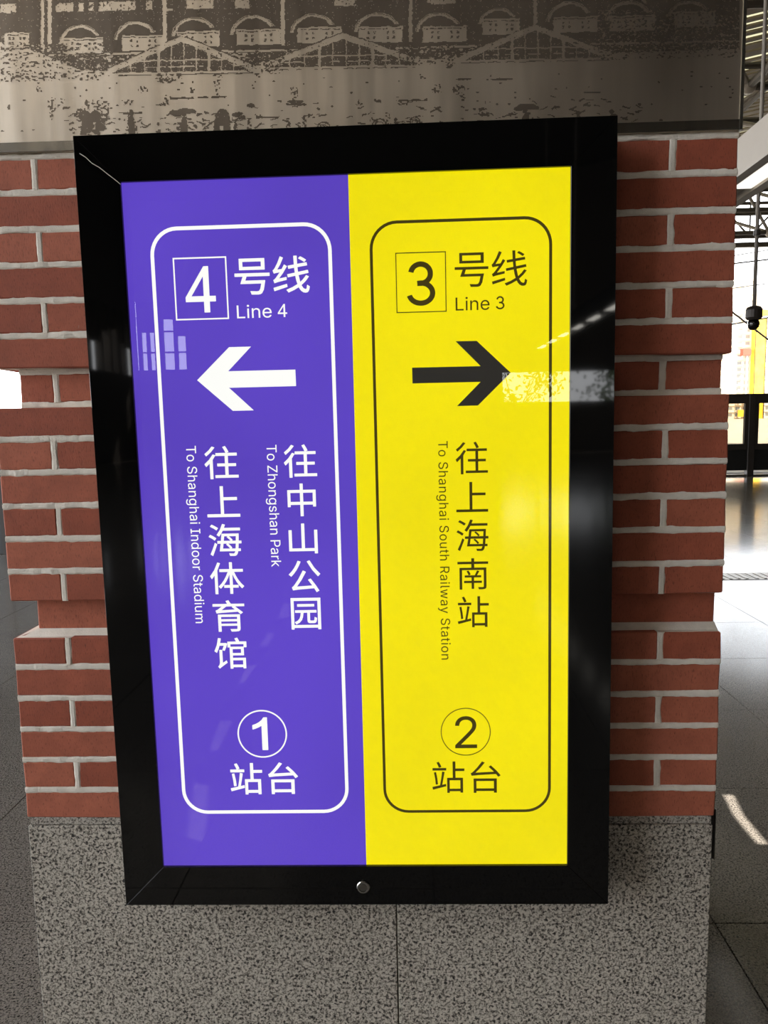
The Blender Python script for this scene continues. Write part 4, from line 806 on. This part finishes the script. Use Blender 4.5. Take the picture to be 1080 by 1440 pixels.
for k in range(240):
    x = rng.uniform(90, 900); y = rng.gauss(166, 13) + (540 - x) * 0; 
    if y < 138: continue
    L_ = rng.uniform(3, 13); a_ = rng.uniform(-.5, .5); t_ = (U - x) * math.cos(a_) + (VS - y) * math.sin(a_); s_ = -(U - x) * math.sin(a_) + (VS - y) * math.cos(a_) + (nA - .5) * 4
    E |= (np.abs(t_) < L_ / 2) & (np.abs(s_) < rng.uniform(.5, 1.3))
for k in range(90):
    x = rng.uniform(0, 1030); y = rng.uniform(104, 178); E |= (((U - x) / rng.uniform(1, 2.4)) ** 2 + ((VS - y) / rng.uniform(.8, 1.4)) ** 2) < 1
E |= (nC > .80) & (nB > .62) & (VS > 92) & (VS < 180) & (U < 700)
E &= ~((V > 196 - (U) * .028))
P00 = spot(0, 0, YS); PU = lambda u, v: spot(u, v, YS - .0003)
# homography is smooth: evaluate the plane exactly for every run
vv = []; ff = []
def ray_pts(u, v):
    d = FWD[None] * FPX + RIGHT[None] * (u[:, None] - 540.0) - UP[None] * (v[:, None] - 720.0)
    return CAM[None] + d * ((YS - .0004 - CAM[1]) / d[:, 1])[:, None]
qa = []; qb = []; qv = []
for j in range(E.shape[0]):
    row = np.concatenate([[0], E[j].astype(int), [0]]); dd = np.diff(row); s0 = np.where(dd == 1)[0]; s1 = np.where(dd == -1)[0]
    qa += list(us[0] + s0 * st); qb += list(us[0] + s1 * st); qv += [vs_[j]] * len(s0)
qa, qb, qv = map(lambda t: np.array(t, float), (qa, qb, qv))
A_ = ray_pts(qa, qv + st); B_ = ray_pts(qb, qv + st); C_ = ray_pts(qb, qv); D_ = ray_pts(qa, qv)
ok = (C_[:, 0] < SX1 - .004) & (D_[:, 0] > SX0 + .001)
vts = np.stack([A_, B_, C_, D_], 1)[ok].reshape(-1, 3) - np.array([W / 2, YS, 1.934])
nq = len(vts) // 4
me = bpy.data.meshes.new('etching'); me.from_pydata(vts.tolist(), [], [(4 * i, 4 * i + 1, 4 * i + 2, 4 * i + 3) for i in range(nq)])
tag(link_mesh('etching', me, M['etch'], clad), kind='stuff')
print('etching quads', nq)

# ------------------------------------------------------------------ the light box sign
sign = tag(empty('light_box_sign', (.672, -.08, 1.243), (0, -.00479, 0)),
           'black framed light box sign, half purple and half yellow, on the pillar', 'sign')
OX, OZ, IX0, IX1, IZ0, IZ1 = .4538, .6952, -.3783, .3782, -.6185, .6186
def rail(name, outer, inner):
    """outer, inner: two points each in x, z; a bevelled mitred rail"""
    (a, b), (c, d) = outer, inner
    poly = [a, b, d, c]
    o = MB().prism(poly, 0, .02).build(name, M['black'], sign, bevel=.0005); return o
TL, TR, BR, BL = (-OX, OZ), (OX, OZ), (OX, -OZ), (-OX, -OZ)
tl, tr, br, bl = (IX0, IZ1), (IX1, IZ1), (IX1, IZ0), (IX0, IZ0)
for o_, i_ in (((TL, TR), (tl, tr)), ((TR, BR), (tr, br)), ((BR, BL), (br, bl)), ((BL, TL), (bl, tl))): rail('frame_rail', o_, i_)
MB().box(-OX + .002, OX - .002, .0202, .0710, -OZ + .004, OZ - .004).build('case', M['black_satin'], sign, bevel=.002)
MB().box(IX0 + .0004, IX1 - .0004, .0006, .0030, IZ0 + .0004, IZ1 - .0004).build('glass_pane', M['glass'], sign)
XD = .0064
pp = MB().add([(IX0, .0062, IZ0), (XD - .0012, .0062, IZ0), (XD + .0012, .0062, IZ1), (IX0, .0062, IZ1), (IX0, .012, IZ0), (XD - .0012, .012, IZ0), (XD + .0012, .012, IZ1), (IX0, .012, IZ1)],
    [(0, 1, 2, 3), (7, 6, 5, 4), (0, 4, 5, 1), (1, 5, 6, 2), (2, 6, 7, 3), (3, 7, 4, 0)]).build('purple_panel', M['purple'], sign)
yp = MB().add([(XD - .0012, .0062, IZ0), (IX1, .0062, IZ0), (IX1, .0062, IZ1), (XD + .0012, .0062, IZ1), (XD - .0012, .012, IZ0), (IX1, .012, IZ0), (IX1, .012, IZ1), (XD + .0012, .012, IZ1)],
    [(0, 1, 2, 3), (7, 6, 5, 4), (0, 4, 5, 1), (1, 5, 6, 2), (2, 6, 7, 3), (3, 7, 4, 0)]).build('yellow_panel', M['yellow'], sign)
tag(pp, 'purple backlit half for line 4'); tag(yp, 'yellow backlit half for line 3')
YP = .0058
def area(lp): return sum(lp[i - 1][0] * lp[i][1] - lp[i][0] * lp[i - 1][1] for i in range(len(lp))) / 2
def inside(pt, lp):
    c = False
    for i in range(len(lp)):
        (x0, z0), (x1, z1) = lp[i - 1], lp[i]
        if (z0 > pt[1]) != (z1 > pt[1]) and pt[0] < (x1 - x0) * (pt[1] - z0) / (z1 - z0) + x0: c = not c
    return c
def fill(name, loops, mm, parent, off=0.0):
    """flat print: each outer loop with the holes inside it, in x, z (metres), given a hair of thickness"""
    ar = [area(lp) for lp in loops]; s = 1 if ar[max(range(len(ar)), key=lambda i: abs(ar[i]))] > 0 else -1
    same = all(a * s > 0 for a in ar)
    if same and len(loops) == 2 and inside(loops[1][0], loops[0]) and name in ('border', 'number_box', 'number_ring'): loops = [loops[0], loops[1][::-1]]; ar[1] = -ar[1]
    outers = [lp for lp, a in zip(loops, ar) if a * s > 0]; holes = [lp for lp, a in zip(loops, ar) if a * s <= 0]
    vs = []; fs = []
    for q, ol in enumerate(outers):
        cu = bpy.data.curves.new(name, 'CURVE'); cu.dimensions = '2D'; cu.fill_mode = 'BOTH'; cu.extrude = .0002
        for lp in [ol] + [h for h in holes if inside(h[0], ol) and inside(h[len(h) // 2], ol)]:
            sp = cu.splines.new('POLY'); sp.points.add(len(lp) - 1)
            for p_, (x, z) in zip(sp.points, lp): p_.co = (x, z, 0, 1)
            sp.use_cyclic_u = True
        tmp = bpy.data.objects.new('tmp', cu); me = tmp.to_mesh(); k = len(vs)
        dz = -q * .000012
        vs += [(v.co.x, YP - v.co.z + dz, v.co.y) for v in me.vertices]; fs += [tuple(i + k for i in p_.vertices) for p_ in me.polygons]
        tmp.to_mesh_clear(); bpy.data.objects.remove(tmp); bpy.data.curves.remove(cu)
    if off:                                                   # heavier weight: a thin band laid along every edge of the outline
        for lp in loops:
            for i in range(len(lp)):
                p0, p1 = Vector(lp[i - 1]), Vector(lp[i]); d_ = p1 - p0
                if d_.length < 1e-7: continue
                d_.normalize(); n_ = Vector((-d_.y, d_.x)) * off; e_ = d_ * off * .6; k = len(vs)
                vs += [(q_.x, YP + .00003, q_.y) for q_ in (p0 - e_ - n_, p1 + e_ - n_, p1 + e_ + n_, p0 - e_ + n_)]; fs.append((k, k + 1, k + 2, k + 3))
    me = bpy.data.meshes.new(name); me.from_pydata(vs, [], fs)
    return link_mesh(name, me, mm, parent)
def rrect(x0, x1, z0, z1, r, n=10):
    pts = []
    for cx, cz, a in ((x1 - r, z1 - r, 0), (x0 + r, z1 - r, 90), (x0 + r, z0 + r, 180), (x1 - r, z0 + r, 270)):
        for i in range(n + 1):
            t = math.radians(a + 90 * i / n); pts.append((cx + r * math.cos(t), cz + r * math.sin(t)))
    return pts
def outline(name, x0, x1, z0, z1, r, w, mm, parent):
    if r: return fill(name, [rrect(x0 - w / 2, x1 + w / 2, z0 - w / 2, z1 + w / 2, r + w / 2), rrect(x0 + w / 2, x1 - w / 2, z0 + w / 2, z1 - w / 2, r - w / 2)], mm, parent)
    f_ = lambda d: [(x0 - d, z0 - d), (x1 + d, z0 - d), (x1 + d, z1 + d), (x0 - d, z1 + d)]
    return fill(name, [f_(w / 2), f_(-w / 2)], mm, parent)
def ring(name, cx, cz, r, w, mm, parent):
    f_ = lambda q: [(cx + q * math.cos(t * math.pi / 32), cz + q * math.sin(t * math.pi / 32)) for t in range(64)]
    return fill(name, [f_(r + w / 2), f_(r - w / 2)], mm, parent)
GL = {}
for ln in GLYPHS.strip().split('\n'):
    c, a, rest = ln[0], ln[2:].split(' ', 1)[0], ln[2:].split(' ', 1)[1]
    GL[c] = (int(a), [[tuple(map(int, q.split(','))) for q in lp.split(' ')] for lp in rest.split('/')])
def bbox(loops):
    X = [x for lp in loops for x, _ in lp]; Z = [z for lp in loops for _, z in lp]; return min(X), max(X), min(Z), max(Z)
def glyph(name, ch, cx, cz, wd, ht, mm, parent, off=0.0):
    L = GL[ch][1]; a, b, c, d = bbox(L); sx_, sz_ = wd / (b - a), ht / (d - c)
    return fill(name, [[(cx + (x - (a + b) / 2) * sx_, cz + (z - (c + d) / 2) * sz_) for x, z in lp] for lp in L], mm, parent, off)
def string(s, track=0):
    x = 0; out = []
    for ch in s:
        if ch == ' ': x += 563 + track; continue
        w_, L = GL[ch]; out += [[(x + px, pz) for px, pz in lp] for lp in L]; x += w_ + track
    return out
def hline(name, s, cx, cz, wd, ht, mm, parent):
    L = string(s); a, b, c, d = bbox(L); sx_, sz_ = wd / (b - a), ht / (d - c)
    return fill(name, [[(cx + (x - (a + b) / 2) * sx_, cz + (z - (c + d) / 2) * sz_) for x, z in lp] for lp in L], mm, parent)
CAPH = bbox(GL['T'][1])[3]
def vline(name, s, xb, z0, length, cap, mm, parent):
    """text turned a quarter clockwise: starts at z0 and runs down, baseline at xb"""
    sc = cap / CAPH; nat = bbox(string(s)); natl = (nat[1] - nat[0]) * sc
    tr_ = (length - natl) / sc / (len(s) - 1)
    L = string(s, tr_); a = bbox(L)[0]
    print(name, s, 'tracking', round(tr_))
    return fill(name, [[(xb + z * sc, z0 - (x - a) * sc) for x, z in lp] for lp in L], mm, parent)
mmv = lambda *a: [t * .001 for t in a]
WP, DP, AP = M['white_print'], M['dark_print'], M['arrow_print']
# purple half
outline('border', *mmv(-332.5, -27.0, -512, 541.2), .044, .0062, WP, pp)
outline('number_box', *mmv(-296.4, -206.3, 389.2, 491.6), 0, .0024, WP, pp)
glyph('line_number', '4', *mmv(-252.5, 438.8, 51.5, 76.5), WP, pp, .0005)
glyph('character', '号', *mmv(-162.0, 457.8, 59.7, 59.5), WP, pp, .0005)
glyph('character', '线', *mmv(-94.9, 459.3, 62.0, 61.0), WP, pp, .0005)
hline('line_name', 'Line 4', *mmv(-147.5, 399.6, 87.0, 22.6), WP, pp)
fill('arrow', [[(x * .001, z * .001) for x, z in ((-266.3, 285.2), (-207.5, 340.3), (-169.2, 340.3), (-211.0, 299.3), (-93.6, 299.0), (-93.4, 270.8), (-210.9, 270.8), (-169.2, 230.8), (-206.0, 230.8))]], WP, pp)
for s, cx, zs, ws in (('往上海体育馆', -231.2, (140.8, 71.4, 2.4, -67.1, -136.7, -206.2), (59.2, 58.3, 58.0, 60.3, 57.0, 58.4)),
                      ('往中山公园', -91.0, (140.4, 71.6, 2.4, -66.3, -134.7), (57.5, 49.7, 50.7, 56.1, 53.2))):
    for ch, z, wd in zip(s, zs, ws):
        glyph('character', ch, cx * .001, z * .001, wd * .001, {'上': .0545, '山': .0536}.get(ch, .0575), WP, pp, .0004)
vline('destination_name', 'To Zhongshan Park', *mmv(-149.6, 170.0, 217.8, 17.6), WP, pp)
vline('destination_name', 'To Shanghai Indoor Stadium', *mmv(-292.4, 171.5, 320.5, 17.4), WP, pp)
ring('number_ring', *mmv(-180.1, -360.2, 44.6, 2.6), WP, pp)
glyph('platform_number', '1', *mmv(-184.0, -360.0, 26.3, 61.5), WP, pp, .0008)
glyph('character', '站', *mmv(-213.6, -447.0, 59.2, 60.5), WP, pp, .0005)
glyph('character', '台', *mmv(-144.8, -446.5, 54.5, 61.0), WP, pp, .0005)
# yellow half
outline('border', *mmv(43.2, 346.0, -513.4, 539.8), .044, .0050, DP, yp)
outline('number_box', *mmv(84.8, 168.8, 390.4, 488.8), 0, .0016, DP, yp)
glyph('line_number', '3', *mmv(126.6, 437.5, 48.2, 73.4), DP, yp)
glyph('character', '号', *mmv(212.7, 457.7, 57.0, 56.5), DP, yp)
glyph('character', '线', *mmv(276.6, 458.1, 60.0, 58.5), DP, yp)
hline('line_name', 'Line 3', *mmv(226.6, 401.9, 82.9, 22.6), DP, yp)
fill('arrow', [[(x * .001, z * .001) for x, z in ((108.8, 297.0), (226.6, 296.6), (184.3, 339.6), (220.3, 339.4), (278.1, 284.0), (221.6, 229.6), (185.3, 229.4), (226.4, 269.8), (108.9, 270.1))]], AP, yp)
for ch, z, wd in zip('往上海南站', (139.0, 70.6, 2.4, -67.0, -136.0), (56.1, 55.8, 56.2, 54.4, 55.6)):
    glyph('character', ch, .2098, z * .001, wd * .001, .053 if ch == '上' else .0565, DP, yp)
vline('destination_name', 'To Shanghai South Railway Station', *mmv(151.8, 169.6, 393.0, 16.4), DP, yp)
ring('number_ring', *mmv(193.8, -360.2, 44.7, 1.5), DP, yp)
glyph('platform_number', '2', *mmv(194.4, -360.9, 40.0, 60.8), DP, yp)
glyph('character', '站', *mmv(161.0, -447.2, 59.2, 60.5), DP, yp)
glyph('character', '台', *mmv(229.4, -447.6, 54.5, 60.5), DP, yp)
# lock
lk = MB().lathe((-.0012, 0, -.659), [(.0125, .001), (.0125, -.002), (.0112, -.0035), (.0085, -.0035), (.0080, -.002), (.0005, -.002)], 'y', 28).build('lock', M['chrome'], sign, smooth=False)
MB().box(-.0020, -.0004, -.0024, -.0019, -.664, -.654).build('keyhole', M['black_satin'], lk)
MB().lathe((-.0012, 0, -.659), [(.0072, -.0018), (.0070, -.0030), (.0010, -.0030)], 'y', 20).build('cylinder', M['steel_edge'], lk)
sc_ = MB(); pv = None  # pale strip laid on to imitate a reflected streak of light
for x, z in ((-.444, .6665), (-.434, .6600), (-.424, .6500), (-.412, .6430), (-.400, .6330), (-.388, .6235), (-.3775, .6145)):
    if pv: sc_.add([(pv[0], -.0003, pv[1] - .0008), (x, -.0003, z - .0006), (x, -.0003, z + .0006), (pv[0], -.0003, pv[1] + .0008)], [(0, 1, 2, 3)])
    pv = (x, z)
tag(sc_.build('reflection_streak', M['reflection_streak'], sign, fix=False), 'pale crooked painted reflection streak across the upper left corner of the frame')
# hanging brackets behind the case
for x in (-.3, .3): MB().box(x - .03, x + .03, .0712, .0795, .52, .58).build('bracket', M['steel_edge'], sign)
